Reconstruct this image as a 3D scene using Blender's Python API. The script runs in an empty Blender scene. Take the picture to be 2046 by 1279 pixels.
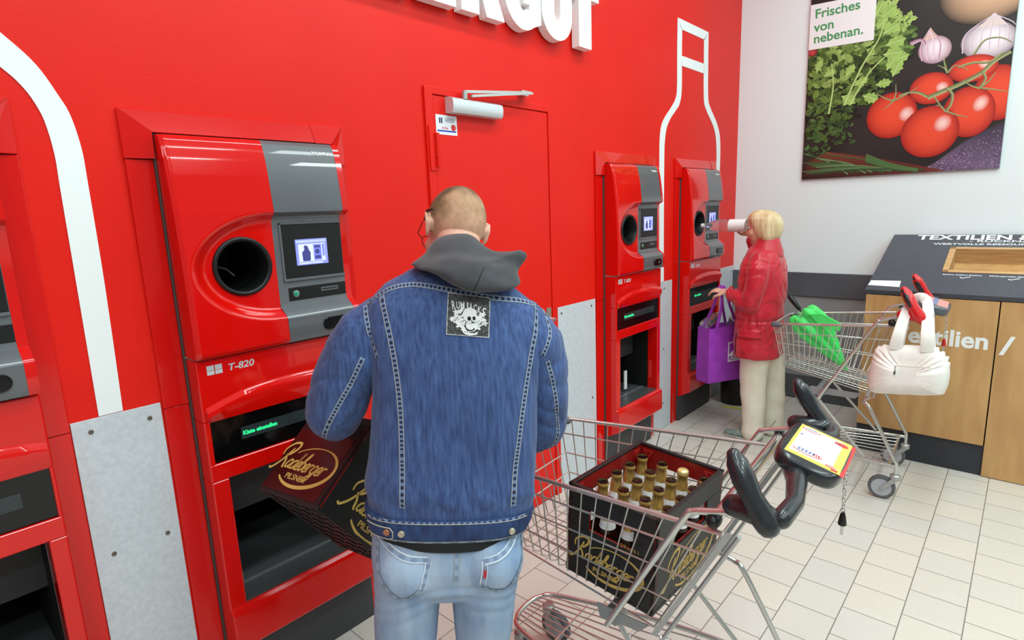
import bpy, bmesh, math, random
from math import sin, cos, pi, radians, sqrt, atan2
from mathutils import Vector, Matrix, Euler, noise
from mathutils.bvhtree import BVHTree

random.seed(7)
S = bpy.context.scene
COL = S.collection
V = Vector

# ---------------------------------------------------------------- camera
cam_d = bpy.data.cameras.new('camera')
cam = bpy.data.objects.new('camera', cam_d)
COL.objects.link(cam)
S.camera = cam
yaw, pitch, roll = 0.736973, 0.18674, 0.038174
fwd = V((-sin(yaw) * cos(pitch), cos(yaw) * cos(pitch), -sin(pitch)))
right = V((cos(yaw), sin(yaw), 0))
down = fwd.cross(right)
r_ = right * cos(roll) + down * sin(roll)
d_ = -right * sin(roll) + down * cos(roll)
m3 = Matrix((r_, -d_, -fwd)).transposed()
cam.matrix_world = Matrix.Translation(V((1.958, 0, 1.66))) @ m3.to_4x4()
cam_d.sensor_width = 36
cam_d.lens = 1149.74 / 2046 * 36
cam_d.clip_start = 0.05

# ---------------------------------------------------------------- world, lamps, exposure
w = bpy.data.worlds.new('world')
S.world = w
w.use_nodes = True
bg = w.node_tree.nodes['Background']
bg.inputs[0].default_value = (0.88, 0.98, 1.0, 1)
bg.inputs[1].default_value = 0.36

def area(name, loc, sx, sy, power, rot=(0, 0, 0), col=(0.86, 1.0, 0.985)):
    l = bpy.data.lights.new(name, 'AREA')
    l.shape = 'RECTANGLE'
    l.size, l.size_y = sx, sy
    l.energy = power
    l.color = col
    o = bpy.data.objects.new(name, l)
    o.location = loc
    o.rotation_euler = rot
    COL.objects.link(o)
    return o

area('ceiling_strip_light', (1.5, 2.2, 4.3), 0.35, 4.4, 120)
for yy in (-1.2, 0.35, 1.9, 3.45):
    area('ceiling_strip_light', (3.1, yy, 4.3), 0.35, 1.15, 38)
for yy in (-2.0, 0.2, 2.35, 4.45):
    area('ceiling_strip_light', (4.9, yy, 4.3), 0.36, 1.1, 62)
area('ceiling_strip_light', (2.6, -2.4, 4.3), 4.0, 0.4, 60)
S.view_settings.view_transform = 'Standard'
S.view_settings.look = 'None'
S.view_settings.exposure = -0.42
S.view_settings.gamma = 1
S.view_settings.use_curve_mapping = False

# ---------------------------------------------------------------- helpers
def lin(c):
    if isinstance(c, str):
        c = [int(c[i:i + 2], 16) / 255 for i in (0, 2, 4)]
    elif max(c) > 1:
        c = [x / 255 for x in c]
    return tuple(x / 12.92 if x <= 0.04045 else ((x + 0.055) / 1.055) ** 2.4 for x in c) + (1,)

def mat(name, c, rough=0.5, metal=0.0, c2=None, nscale=8, stretch=(1, 1, 1), ramp=(0.35, 0.65), detail=4,
        bump=0.0, bscale=200, bstretch=(1, 1, 1), coat=0.0, emis=0.0, trans=0.0, spec=0.5, ior=1.45, attr=None, sheen=0):
    m = bpy.data.materials.new(name)
    m.use_nodes = True
    nt = m.node_tree
    b = nt.nodes['Principled BSDF']
    I = b.inputs
    I['Base Color'].default_value = lin(c)
    I['Roughness'].default_value = rough
    I['Metallic'].default_value = metal
    I['Coat Weight'].default_value = coat
    I['Coat Roughness'].default_value = 0.035
    I['Transmission Weight'].default_value = trans
    I['Specular IOR Level'].default_value = spec
    I['IOR'].default_value = ior
    if sheen:
        I['Sheen Weight'].default_value = sheen
    L = nt.links.new
    tc = nt.nodes.new('ShaderNodeTexCoord')

    def nz(scale, st, det):
        mp = nt.nodes.new('ShaderNodeMapping')
        mp.inputs['Scale'].default_value = st
        L(tc.outputs['Object'], mp.inputs[0])
        n = nt.nodes.new('ShaderNodeTexNoise')
        n.inputs['Scale'].default_value = scale
        n.inputs['Detail'].default_value = det
        L(mp.outputs[0], n.inputs['Vector'])
        return n
    src = None
    if c2 is not None:
        n = nz(nscale, stretch, detail)
        r = nt.nodes.new('ShaderNodeValToRGB')
        r.color_ramp.elements[0].position = ramp[0]
        r.color_ramp.elements[1].position = ramp[1]
        r.color_ramp.elements[0].color = lin(c)
        r.color_ramp.elements[1].color = lin(c2)
        L(n.outputs['Fac'], r.inputs[0])
        src = r.outputs[0]
    if attr:
        a = nt.nodes.new('ShaderNodeAttribute')
        a.attribute_name = attr
        if src is None:
            src = a.outputs['Color']
        else:
            mx = nt.nodes.new('ShaderNodeMix')
            mx.data_type = 'RGBA'
            mx.blend_type = 'MULTIPLY'
            mx.inputs[0].default_value = 1
            L(src, mx.inputs[6])
            L(a.outputs['Color'], mx.inputs[7])
            src = mx.outputs[2]
    if src is not None:
        L(src, I['Base Color'])
    if emis:
        I['Emission Strength'].default_value = emis
        I['Emission Color'].default_value = lin(c)
        if src is not None:
            L(src, I['Emission Color'])
    if bump:
        n = nz(bscale, bstretch, 3)
        bp = nt.nodes.new('ShaderNodeBump')
        bp.inputs['Strength'].default_value = bump
        bp.inputs['Distance'].default_value = 0.004
        L(n.outputs['Fac'], bp.inputs['Height'])
        L(bp.outputs[0], I['Normal'])
    return m

WM = {}

class MB:
    def __init__(s):
        s.v, s.f, s.mi, s.col = [], [], [], None

    def add(s, vs, fs, mi=0):
        n = len(s.v)
        s.v += [V(p) for p in vs]
        s.f += [tuple(i + n for i in f) for f in fs]
        s.mi += [mi] * len(fs)
        return n

    def box(s, x0, x1, y0, y1, z0, z1, mi=0):
        s.add([(x0, y0, z0), (x1, y0, z0), (x1, y1, z0), (x0, y1, z0), (x0, y0, z1), (x1, y0, z1), (x1, y1, z1), (x0, y1, z1)],
              [(0, 3, 2, 1), (4, 5, 6, 7), (0, 1, 5, 4), (1, 2, 6, 5), (2, 3, 7, 6), (3, 0, 4, 7)], mi)
        return s

    def obox(s, c, ax, ay, az, mi=0):
        c, ax, ay, az = V(c), V(ax), V(ay), V(az)
        p = [c + ax * i + ay * j + az * k for k in (-1, 1) for i, j in ((-1, -1), (1, -1), (1, 1), (-1, 1))]
        s.add(p, [(0, 3, 2, 1), (4, 5, 6, 7), (0, 1, 5, 4), (1, 2, 6, 5), (2, 3, 7, 6), (3, 0, 4, 7)], mi)
        return s

    def loft(s, rings, mi=0, caps=True, closed=True):
        n = len(rings[0])
        b = s.add([p for r in rings for p in r], [])
        fs = []
        for i in range(len(rings) - 1):
            for j in range(n if closed else n - 1):
                k = (j + 1) % n
                fs.append((b + i * n + j, b + i * n + k, b + (i + 1) * n + k, b + (i + 1) * n + j))
        if caps and closed:
            fs.append(tuple(b + j for j in reversed(range(n))))
            fs.append(tuple(b + (len(rings) - 1) * n + j for j in range(n)))
        s.f += fs
        s.mi += [mi] * len(fs)
        return s

    def tube(s, pts, r, n=8, mi=0, closed=False, up=None, caps=True):
        """round tube through pts; r a number, or one number or (wide, flat) pair per point"""
        P = [V(p) for p in pts]
        m = len(P)
        if not isinstance(r, (list, tuple)):
            r = [r] * m
        rings = []
        prev = None
        for i in range(m):
            if closed:
                t = P[(i + 1) % m] - P[i - 1]
            else:
                t = P[min(i + 1, m - 1)] - P[max(i - 1, 0)]
            t.normalize()
            if prev is None:
                a = V(up) if up else (V((0, 0, 1)) if abs(t.z) < 0.9 else V((1, 0, 0)))
            else:
                a = prev
            if up:
                a = V(up)
            a = a - t * a.dot(t)
            if a.length < 1e-5:
                a = t.orthogonal()
            a.normalize()
            prev = a
            b = t.cross(a)
            rr = r[i] if isinstance(r[i], (list, tuple)) else (r[i], r[i])
            rings.append([P[i] + b * (cos(2 * pi * k / n) * rr[0]) + a * (sin(2 * pi * k / n) * rr[1]) for k in range(n)])
        if closed:
            rings.append(rings[0])
        return s.loft(rings, mi, caps and not closed)

    def limb(s, pts, r, n=14, mi=0, up=None):
        """tube with rounded ends"""
        P = [V(p) for p in pts]
        r = list(r)
        def sc(q, k):
            return (q[0] * k, q[1] * k) if isinstance(q, (list, tuple)) else q * k
        def mx(q):
            return min(q) if isinstance(q, (list, tuple)) else q
        t0 = (P[0] - P[1]).normalized()
        t1 = (P[-1] - P[-2]).normalized()
        pre = [P[0] + t0 * mx(r[0]) * sin(a) for a in (1.45, 1.05, 0.55)]
        pr = [sc(r[0], cos(a)) for a in (1.45, 1.05, 0.55)]
        post = [P[-1] + t1 * mx(r[-1]) * sin(a) for a in (0.55, 1.05, 1.45)]
        po = [sc(r[-1], cos(a)) for a in (0.55, 1.05, 1.45)]
        return s.tube(pre + P + post, pr + r + po, n, mi, up=up)

    def ball(s, c, r, n=16, m=None, mi=0):
        """ellipsoid; m optional 3x3"""
        r = (r, r, r) if not isinstance(r, (list, tuple)) else r
        c = V(c)
        h = max(6, n // 2)
        rings = []
        for i in range(h + 1):
            th = pi * (0.02 + 0.96 * i / h)
            ring = []
            for k in range(n):
                p = V((r[0] * sin(th) * cos(2 * pi * k / n), r[1] * sin(th) * sin(2 * pi * k / n), -r[2] * cos(th)))
                if m is not None:
                    p = m @ p
                ring.append(c + p)
            rings.append(ring)
        return s.loft(rings, mi)

    def lathe(s, prof, n=20, o=(0, 0, 0), ax=(0, 0, 1), mi=0, caps=True):
        o, ax = V(o), V(ax).normalized()
        a = ax.orthogonal().normalized()
        b = ax.cross(a)
        rings = [[o + ax * z + (a * cos(2 * pi * k / n) + b * sin(2 * pi * k / n)) * r for k in range(n)] for r, z in prof]
        return s.loft(rings, mi, caps)

    def prism(s, poly, o, u, v, t0, t1, mi=0, mis=None):
        """polygon given in (u,v), extruded along u x v from t0 to t1"""
        o, u, v = V(o), V(u), V(v)
        nn = u.cross(v)
        n = len(poly)
        vs = [o + u * a + v * b + nn * t0 for a, b in poly] + [o + u * a + v * b + nn * t1 for a, b in poly]
        area2 = sum(poly[i][0] * poly[(i + 1) % n][1] - poly[(i + 1) % n][0] * poly[i][1] for i in range(n))
        fs = [tuple(range(n, 2 * n)), tuple(reversed(range(n)))] + [(i, (i + 1) % n, n + (i + 1) % n, n + i) for i in range(n)]
        if area2 < 0:
            fs = [tuple(reversed(f)) for f in fs]
        s.add(vs, fs, mi)
        if mis is not None:
            for k in range(2, n + 2):
                s.mi[-(n + 2) + k] = mis
        return s

    def band(s, outer, inner, o, u, v, t0, t1, mi=0, closed=False):
        """ribbon between two equally long polylines"""
        n = len(outer)
        rng = range(n) if closed else range(n - 1)
        for i in rng:
            j = (i + 1) % n
            s.prism([outer[i], outer[j], inner[j], inner[i]], o, u, v, t0, t1, mi)
        return s

    def stroke(s, pts, wd, o, u, v, t0, t1, mi=0, sub=6):
        """flat brush stroke with width wd (number or list) through pts"""
        if not isinstance(wd, (list, tuple)):
            wd = [wd] * len(pts)
        q = spline([(p[0], p[1], w_) for p, w_ in zip(pts, wd)], sub)
        L_, R_ = [], []
        for i in range(len(q)):
            a, b = q[max(i - 1, 0)], q[min(i + 1, len(q) - 1)]
            dx, dy = b[0] - a[0], b[1] - a[1]
            d = sqrt(dx * dx + dy * dy) or 1
            L_.append((q[i][0] - dy / d * q[i][2] / 2, q[i][1] + dx / d * q[i][2] / 2))
            R_.append((q[i][0] + dy / d * q[i][2] / 2, q[i][1] - dx / d * q[i][2] / 2))
        o, u, v = V(o), V(u), V(v)
        nn = u.cross(v)
        rings = [[o + u * l[0] + v * l[1] + nn * t0, o + u * r[0] + v * r[1] + nn * t0,
                  o + u * r[0] + v * r[1] + nn * t1, o + u * l[0] + v * l[1] + nn * t1] for l, r in zip(L_, R_)]
        return s.loft(rings, mi)

    def text(s, t, o, u, v, h, t0=0, t1=0.001, bold=0.0, xs=1.0, shear=0.0, mi=0, align='LEFT', width=None):
        me = text_mesh(t, bold, align)
        o, u, v = V(o), V(u), V(v)
        nn = u.cross(v)
        k = h / CAP
        xsz = [p.co.x for p in me.vertices]
        if width:
            xs = width / ((max(xsz) - min(xsz)) * k)
        vs = []
        for p in me.vertices:
            x, y = p.co.x * k * xs, p.co.y * k
            vs.append(o + u * (x + y * shear) + v * y + nn * (t1 if p.co.z > 0 else t0))
        s.add(vs, [tuple(f.vertices) for f in me.polygons], mi)
        bpy.data.meshes.remove(me)
        return s

    def mesh(s, name='m'):
        me = bpy.data.meshes.new(name)
        me.from_pydata([tuple(p) for p in s.v], [], s.f)
        me.polygons.foreach_set('material_index', s.mi)
        me.update()
        return me

    def build(s, name, mats, parent=None, smooth=None, bevel=0, world=True, seg=2):
        if parent is not None and world:
            inv = WM[parent].inverted()
            s.v = [inv @ p for p in s.v]
        me = s.mesh(name)
        return link(name, me, mats, parent, smooth, bevel, seg)

def link(name, me, mats, parent=None, smooth=None, bevel=0, seg=2):
    if not isinstance(mats, (list, tuple)):
        mats = [mats]
    for m in mats:
        me.materials.append(m)
    ob = bpy.data.objects.new(name, me)
    COL.objects.link(ob)
    if parent is not None:
        ob.parent = parent
        WM[ob] = WM[parent]
    else:
        WM[ob] = Matrix.Identity(4)
    if smooth is not None:
        me.polygons.foreach_set('use_smooth', [True] * len(me.polygons))
        if smooth < 180:
            me.set_sharp_from_angle(angle=radians(smooth))
    if bevel:
        b = ob.modifiers.new('bevel', 'BEVEL')
        b.width = bevel
        b.segments = seg
        b.limit_method = 'ANGLE'
        b.angle_limit = radians(50)
        b.harden_normals = False
    return ob

def text_mesh(t, bold, align='LEFT'):
    c = bpy.data.curves.new('t', 'FONT')
    c.body = t
    c.size = 1
    c.extrude = 0.5
    c.offset = bold
    c.align_x = align
    c.resolution_u = 4
    o = bpy.data.objects.new('t', c)
    COL.objects.link(o)
    dg = bpy.context.evaluated_depsgraph_get()
    me = bpy.data.meshes.new_from_object(o.evaluated_get(dg))
    bpy.data.objects.remove(o)
    bpy.data.curves.remove(c)
    return me

CAP = 1.0
_m = text_mesh('H', 0)
CAP = max(p.co.y for p in _m.vertices)
bpy.data.meshes.remove(_m)

def spline(pts, sub=6, closed=False):
    """Catmull-Rom through tuples of any length"""
    n = len(pts)
    out = []
    for i in range(n if closed else n - 1):
        if closed:
            p = [pts[(i + k) % n] for k in (-1, 0, 1, 2)]
        else:
            p = [pts[max(i - 1, 0)], pts[i], pts[i + 1], pts[min(i + 2, n - 1)]]
        for j in range(sub):
            t = j / sub
            out.append(tuple(0.5 * (2 * b + (c - a) * t + (2 * a - 5 * b + 4 * c - d) * t * t + (3 * b - a - 3 * c + d) * t ** 3)
                             for a, b, c, d in zip(*p)))
    if not closed:
        out.append(tuple(pts[-1]))
    return out

def lerp_tab(tab, x):
    """tab: list of (x, a, b, ...) -> interpolated (a, b, ...), smooth"""
    if x <= tab[0][0]:
        return tab[0][1:]
    for p, q in zip(tab, tab[1:]):
        if x <= q[0]:
            t = (x - p[0]) / (q[0] - p[0])
            return tuple(a + (b - a) * t for a, b in zip(p[1:], q[1:]))
    return tab[-1][1:]

def thing(name, label, cat, loc=(0, 0, 0), group=None, rot=None, mw=None):
    o = bpy.data.objects.new(name, None)
    o.empty_display_size = 0.1
    COL.objects.link(o)
    m = mw if mw is not None else Matrix.Translation(V(loc)) @ (rot.to_matrix().to_4x4() if rot else Matrix.Identity(4))
    o.matrix_world = m
    WM[o] = m
    return tag(o, label, cat, group)

def tag(o, label, cat, group=None, kind=None):
    if label:
        o['label'] = label
    if cat:
        o['category'] = cat
    if group:
        o['group'] = group
    if kind:
        o['kind'] = kind
    return o

def struct(o):
    o['kind'] = 'structure'
    return o

def dup(root, mw, label, group=None):
    r = root.copy()
    COL.objects.link(r)
    r.matrix_world = mw
    WM[r] = mw
    r['label'] = label
    if group:
        r['group'] = group
    for ch in list(root.children):
        c = ch.copy()
        COL.objects.link(c)
        c.parent = r
        WM[c] = mw
        for g in list(ch.children):
            d = g.copy()
            COL.objects.link(d)
            d.parent = c
            WM[d] = mw
    return r

def remesh(mb, voxel, smooth=4, fac=0.5, dec=0):
    me = mb.mesh('tmp')
    o = bpy.data.objects.new('tmp', me)
    COL.objects.link(o)
    r = o.modifiers.new('r', 'REMESH')
    r.mode = 'VOXEL'
    r.voxel_size = voxel
    if smooth:
        q = o.modifiers.new('s', 'SMOOTH')
        q.factor = fac
        q.iterations = smooth
    if dec:
        q = o.modifiers.new('d', 'DECIMATE')
        q.ratio = dec
    dg = bpy.context.evaluated_depsgraph_get()
    out = bpy.data.meshes.new_from_object(o.evaluated_get(dg))
    bpy.data.objects.remove(o)
    bpy.data.meshes.remove(me)
    return out

def smoothstep(a, b, x):
    t = min(1, max(0, (x - a) / (b - a)))
    return t * t * (3 - 2 * t)

def set_cols(me, fn, name='tint'):
    a = me.color_attributes.new(name, 'FLOAT_COLOR', 'POINT')
    buf = []
    for p in me.vertices:
        buf += fn(p.co)
    a.data.foreach_set('color', buf)

X, Y, Z = V((1, 0, 0)), V((0, 1, 0)), V((0, 0, 1))
YE = 5.108

# ---------------------------------------------------------------- materials
RED_WALL = mat('red_wall_paint', (226, 28, 14), 0.42, c2=(222, 25, 12), nscale=3, bump=0.12, bscale=160, spec=0.3)
RED = mat('red_gloss_plastic', (214, 13, 6), 0.14, spec=0.35, coat=0.55)
RED_FRAME = mat('red_frame_metal', (212, 15, 8), 0.18, spec=0.35, coat=0.45)
WHITE = mat('white_vinyl', (236, 240, 240), 0.45)
LETTER = mat('white_letter_foam', (244, 244, 244), 0.45)
WALL_W = mat('white_wall_paint', (234, 245, 246), 0.7, bump=0.03, bscale=90)
GREY_TRIM = mat('dark_grey_wall_guard', (88, 91, 96), 0.5, c2=(82, 85, 90), nscale=6)
GREY_LOW = mat('grey_lower_wall', (150, 150, 150), 0.6, c2=(142, 142, 144), nscale=4)
GALV = mat('galvanised_sheet', (196, 202, 208), 0.45, 0.1, c2=(208, 213, 219), nscale=70, detail=5, bump=0.05, bscale=300)
DGREY = mat('charcoal_plastic', (96, 98, 102), 0.3, c2=(93, 95, 99), nscale=200, coat=0.5)
BLACK = mat('black_plastic', (18, 18, 19), 0.4)
GLOSSBLK = mat('gloss_black_panel', (8, 8, 9), 0.12)
INSIDE = mat('dark_chamber', (14, 14, 15), 0.6)
TRAY = mat('grey_steel_tray', (96, 98, 100), 0.35, 0.5)
PLINTH = mat('anthracite_plinth', (62, 63, 66), 0.6)
STEEL = mat('brushed_steel', (205, 205, 203), 0.28, 0.9)
SILVER = mat('satin_silver', (214, 218, 222), 0.35, 0.35)
SCREW = mat('screw_head', (120, 110, 100), 0.4, 0.8)
GREENLED = mat('green_display_text', (40, 235, 140), 0.5, emis=1.2)
LCD = mat('display_glass', (44, 52, 54), 0.2)
# ================================================================ SETTING
# floor with square tiles laid in half bond
fm = bpy.data.materials.new('floor_tiles')
fm.use_nodes = True
nt = fm.node_tree
b = nt.nodes['Principled BSDF']
tc = nt.nodes.new('ShaderNodeTexCoord')
sp = nt.nodes.new('ShaderNodeSeparateXYZ')
cb = nt.nodes.new('ShaderNodeCombineXYZ')
nt.links.new(tc.outputs['Object'], sp.inputs[0])
ad = nt.nodes.new('ShaderNodeMath'); ad.operation = 'ADD'; ad.inputs[1].default_value = -0.078 + 1.98
ad2 = nt.nodes.new('ShaderNodeMath'); ad2.operation = 'ADD'; ad2.inputs[1].default_value = -0.161 + 1.935 * 2
nt.links.new(sp.outputs[1], ad.inputs[0]); nt.links.new(sp.outputs[0], ad2.inputs[0])
nt.links.new(ad.outputs[0], cb.inputs[0]); nt.links.new(ad2.outputs[0], cb.inputs[1])
br = nt.nodes.new('ShaderNodeTexBrick')
br.offset = 0.5
br.inputs['Color1'].default_value = lin((212, 206, 193))
br.inputs['Color2'].default_value = lin((205, 202, 194))
br.inputs['Mortar'].default_value = lin((128, 121, 113))
br.inputs['Scale'].default_value = 1
br.inputs['Mortar Size'].default_value = 0.0022
br.inputs['Mortar Smooth'].default_value = 0.2
br.inputs['Brick Width'].default_value = 0.198
br.inputs['Row Height'].default_value = 0.1935
nt.links.new(cb.outputs[0], br.inputs[0])
ns = nt.nodes.new('ShaderNodeTexNoise'); ns.inputs['Scale'].default_value = 60; ns.inputs['Detail'].default_value = 6
nt.links.new(tc.outputs['Object'], ns.inputs['Vector'])
mr = nt.nodes.new('ShaderNodeMapRange'); mr.inputs[3].default_value = 0.93; mr.inputs[4].default_value = 1.05
nt.links.new(ns.outputs['Fac'], mr.inputs[0])
mx = nt.nodes.new('ShaderNodeMix'); mx.data_type = 'RGBA'; mx.blend_type = 'MULTIPLY'; mx.inputs[0].default_value = 1
nt.links.new(br.outputs['Color'], mx.inputs[6]); nt.links.new(mr.outputs[0], mx.inputs[7])
nt.links.new(mx.outputs[2], b.inputs['Base Color'])
b.inputs['Roughness'].default_value = 0.38
bp = nt.nodes.new('ShaderNodeBump'); bp.inputs['Strength'].default_value = 0.3; bp.inputs['Distance'].default_value = 0.002; bp.invert = True
nt.links.new(br.outputs['Fac'], bp.inputs['Height']); nt.links.new(bp.outputs[0], b.inputs['Normal'])
struct(MB().box(-1.0, 7, -4, YE + 0.1, -0.06, 0).build('floor', fm))

M_Y = [-0.339, 0.61, 3.003, 4.018]          # left edge of each machine along the wall
MW, MH = 0.575, 1.925
wb = MB()
edges = [-4] + [e for y in M_Y for e in (y - 0.006, y + MW + 0.006)] + [YE]
for a, b_ in zip(edges[0::2], edges[1::2]):
    wb.box(-0.09, 0, a, b_, 0, MH)
wb.box(-0.09, 0, -4, YE, MH, 4.5)
struct(wb.build('wall_left', RED_WALL))
struct(MB().box(-1.0, 7, YE, YE + 0.1, 0, 4.5).build('wall_back', WALL_W))
struct(MB().box(0, 7, YE - 0.006, YE, 0.2, 0.882).build('trim_1', GREY_LOW))
struct(MB().box(0, 7, YE - 0.022, YE, 0.882, 1.077).build('trim_2', GREY_TRIM, bevel=0.004))
struct(MB().box(0, 7, YE - 0.016, YE, 0, 0.205).build('baseboard_back', mat('dark_base_tiles', (84, 86, 90), 0.45, c2=(78, 80, 84), nscale=5)))

# galvanised guard sheets between the machines
def kick(y0, y1, z1, label, screws):
    t = thing('wall_guard_sheet', label, 'metal sheet', (0, (y0 + y1) / 2, 0), 'galvanised guard sheets')
    MB().box(0.0005, 0.006, y0, y1, 0.003, z1).build('sheet', GALV, t, bevel=0.001)
    for y, z in screws:
        MB().lathe([(0.007, 0), (0.006, 0.003), (0.002, 0.0045)], 10, (0.006, y, z), X).build('screw', SCREW, t, smooth=50)
kick(0.299, 0.526, 1.122, 'tall grey metal sheet below the wide white stripe, left of the machine the man uses',
     [(0.343, 1.085), (0.492, 1.082), (0.345, 0.70), (0.49, 0.70), (0.345, 0.3), (0.49, 0.3)])
kick(2.53, 2.914, 1.117, 'wide grey metal sheet between the red door and the middle machine', [(2.57, 1.08), (2.87, 1.08), (2.57, 0.5), (2.87, 0.5)])
kick(3.662, 3.925, 1.121, 'narrow grey metal sheet between the two far machines', [(3.80, 1.07), (3.80, 0.62), (3.80, 0.2), (3.7, 1.07)])
kick(4.67, 5.09, 1.116, 'grey metal sheet in the far corner beside the woman in red', [(4.72, 1.07), (5.04, 1.07)])

# white bottle outlines painted on the wall
def mirror(pts, c):
    return [(2 * c - y, z) for y, z in reversed(pts)]
g = MB()
outL = [(3.96, 2.92), (3.96, 2.717), (3.966, 2.47), (3.945, 2.39), (3.88, 2.325), (3.80, 2.262), (3.745, 2.20), (3.722, 2.12), (3.718, 2.0), (3.722, 1.6), (3.735, 1.123)]
inL = [(4.028, 2.856), (4.03, 2.685), (4.036, 2.46), (4.005, 2.36), (3.94, 2.305), (3.87, 2.25), (3.815, 2.18), (3.792, 2.09), (3.787, 1.98), (3.79, 1.6), (3.80, 1.123)]
outR = [(4.464, 2.92), (4.47, 2.717), (4.485, 2.46), (4.53, 2.39), (4.60, 2.335), (4.67, 2.275), (4.722, 2.20), (4.742, 2.10), (4.745, 1.95), (4.745, 1.5), (4.745, 1.118)]
inR = [(4.39, 2.856), (4.396, 2.689), (4.41, 2.44), (4.45, 2.37), (4.52, 2.315), (4.59, 2.26), (4.645, 2.185), (4.668, 2.09), (4.676, 1.95), (4.676, 1.5), (4.676, 1.118)]
for o_, i_ in ((outL, inL), (outR, inR)):
    so = spline(o_, 5); si = spline(i_, 5)
    g.band(so, si, (0, 0, 0), Y, Z, 0.0006, 0.003)
g.prism([(4.02, 2.856), (4.40, 2.856), (4.464, 2.92), (3.96, 2.92)], (0, 0, 0), Y, Z, 0.0006, 0.003)
g.prism([(4.028, 2.62), (4.402, 2.62), (4.398, 2.688), (4.03, 2.686)], (0, 0, 0), Y, Z, 0.0006, 0.003)
tag(g.build('bottle_outline_graphic', WHITE), 'white bottle outline on the red wall around the far machines', 'wall graphic', 'white bottle outlines on the red wall')
g = MB()
Lo = [(-0.02, 2.92), (-0.015, 2.6), (0.01, 2.44), (0.10, 2.33), (0.24, 2.205), (0.309, 2.143), (0.368, 2.078), (0.405, 2.005), (0.424, 1.955), (0.436, 1.87), (0.437, 1.776), (0.436, 1.5), (0.428, 1.124)]
Li = [(-0.085, 2.86), (-0.085, 2.6), (-0.07, 2.41), (0.03, 2.29), (0.20, 2.145), (0.296, 2.061), (0.335, 2.015), (0.358, 1.965), (0.368, 1.92), (0.374, 1.85), (0.373, 1.761), (0.371, 1.5), (0.368, 1.124)]
g.band(spline(Lo, 5), spline(Li, 5), (0, 0, 0), Y, Z, 0.0006, 0.003)
g.prism([(-0.085, 2.86), (-0.02, 2.92), (-0.5, 2.92), (-0.44, 2.86)], (0, 0, 0), Y, Z, 0.0006, 0.003)
g.band(mirror(spline(Lo, 5), -0.26), mirror(spline(Li, 5), -0.26), (0, 0, 0), Y, Z, 0.0006, 0.003)
tag(g.build('bottle_outline_graphic', WHITE), 'white bottle outline on the red wall at the left edge, a wide curved stripe', 'wall graphic', 'white bottle outlines on the red wall')

# raised sign letters
def arc(cx, cy, rx, ry, a0, a1, n=12):
    return [(cx + rx * cos(radians(a0 + (a1 - a0) * i / n)), cy + ry * sin(radians(a0 + (a1 - a0) * i / n))) for i in range(n + 1)]
H_, st, hb = 0.335, 0.108, 0.085
def poly_letter(ch):
    H, s_, h = H_, st, hb
    if ch == 'L': return [[(0, 0), (0.19, 0), (0.19, h), (s_, h), (s_, H), (0, H)]], 0.19
    if ch == 'E':
        w_ = 0.2; m0 = H / 2 - h / 2
        return [[(0, 0), (w_, 0), (w_, h), (s_, h), (s_, m0), (w_ - .015, m0), (w_ - .015, m0 + h), (s_, m0 + h), (s_, H - h), (w_, H - h), (w_, H), (0, H)]], w_
    if ch == 'R':
        o_ = [(0, 0), (s_, 0), (s_, 0.115), (0.118, 0.115)]
        o_ += [(0.155, 0), (0.27, 0), (0.215, 0.13)] + arc(0.15, 0.228, 0.105, 0.107, -50, 90, 12) + [(0, H)]
        return [o_, arc(0.137, 0.228, 0.034, 0.033, -90, 90, 8) + [(s_, 0.261), (s_, 0.195)]], 0.26
    if ch == 'G':
        rx, ry = 0.142, H / 2 + 0.005
        a = arc(rx, H / 2, rx, ry, 38, 300, 24)
        b_ = arc(rx, H / 2, rx - s_ * .95, ry - h, 300, 38, 24)
        return [a + [(0.27, 0.04), (0.27, 0.19), (0.14, 0.19), (0.14, 0.115), (0.185, 0.115), (0.185, 0.09)] + b_], 0.27
    if ch == 'U':
        w_ = 0.249; r = w_ / 2
        return [[(0, H)] + arc(r, r - .005, r, r, 180, 360, 16) + [(w_, H), (w_ - s_ * .92, H)] + arc(r, r + .01, r - s_ * .92, 0.05, 0, -180, 10) + [(s_ * .92, H)]], w_
    if ch == 'T':
        w_ = 0.250; c = 0.118
        return [[(c - s_ / 2 - .004, 0), (c + s_ / 2 + .004, 0), (c + s_ / 2 + .004, H - h), (w_, H - h), (w_, H), (0, H), (0, H - h), (c - s_ / 2 - .004, H - h)]], w_
words = {'L': 'leftmost', }
lx = [('L', 1.17), ('E', 1.39), ('E', 1.622), ('R', 1.853), ('G', 2.122), ('U', 2.402), ('T', 2.6535)]
Zl = 2.512
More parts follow.
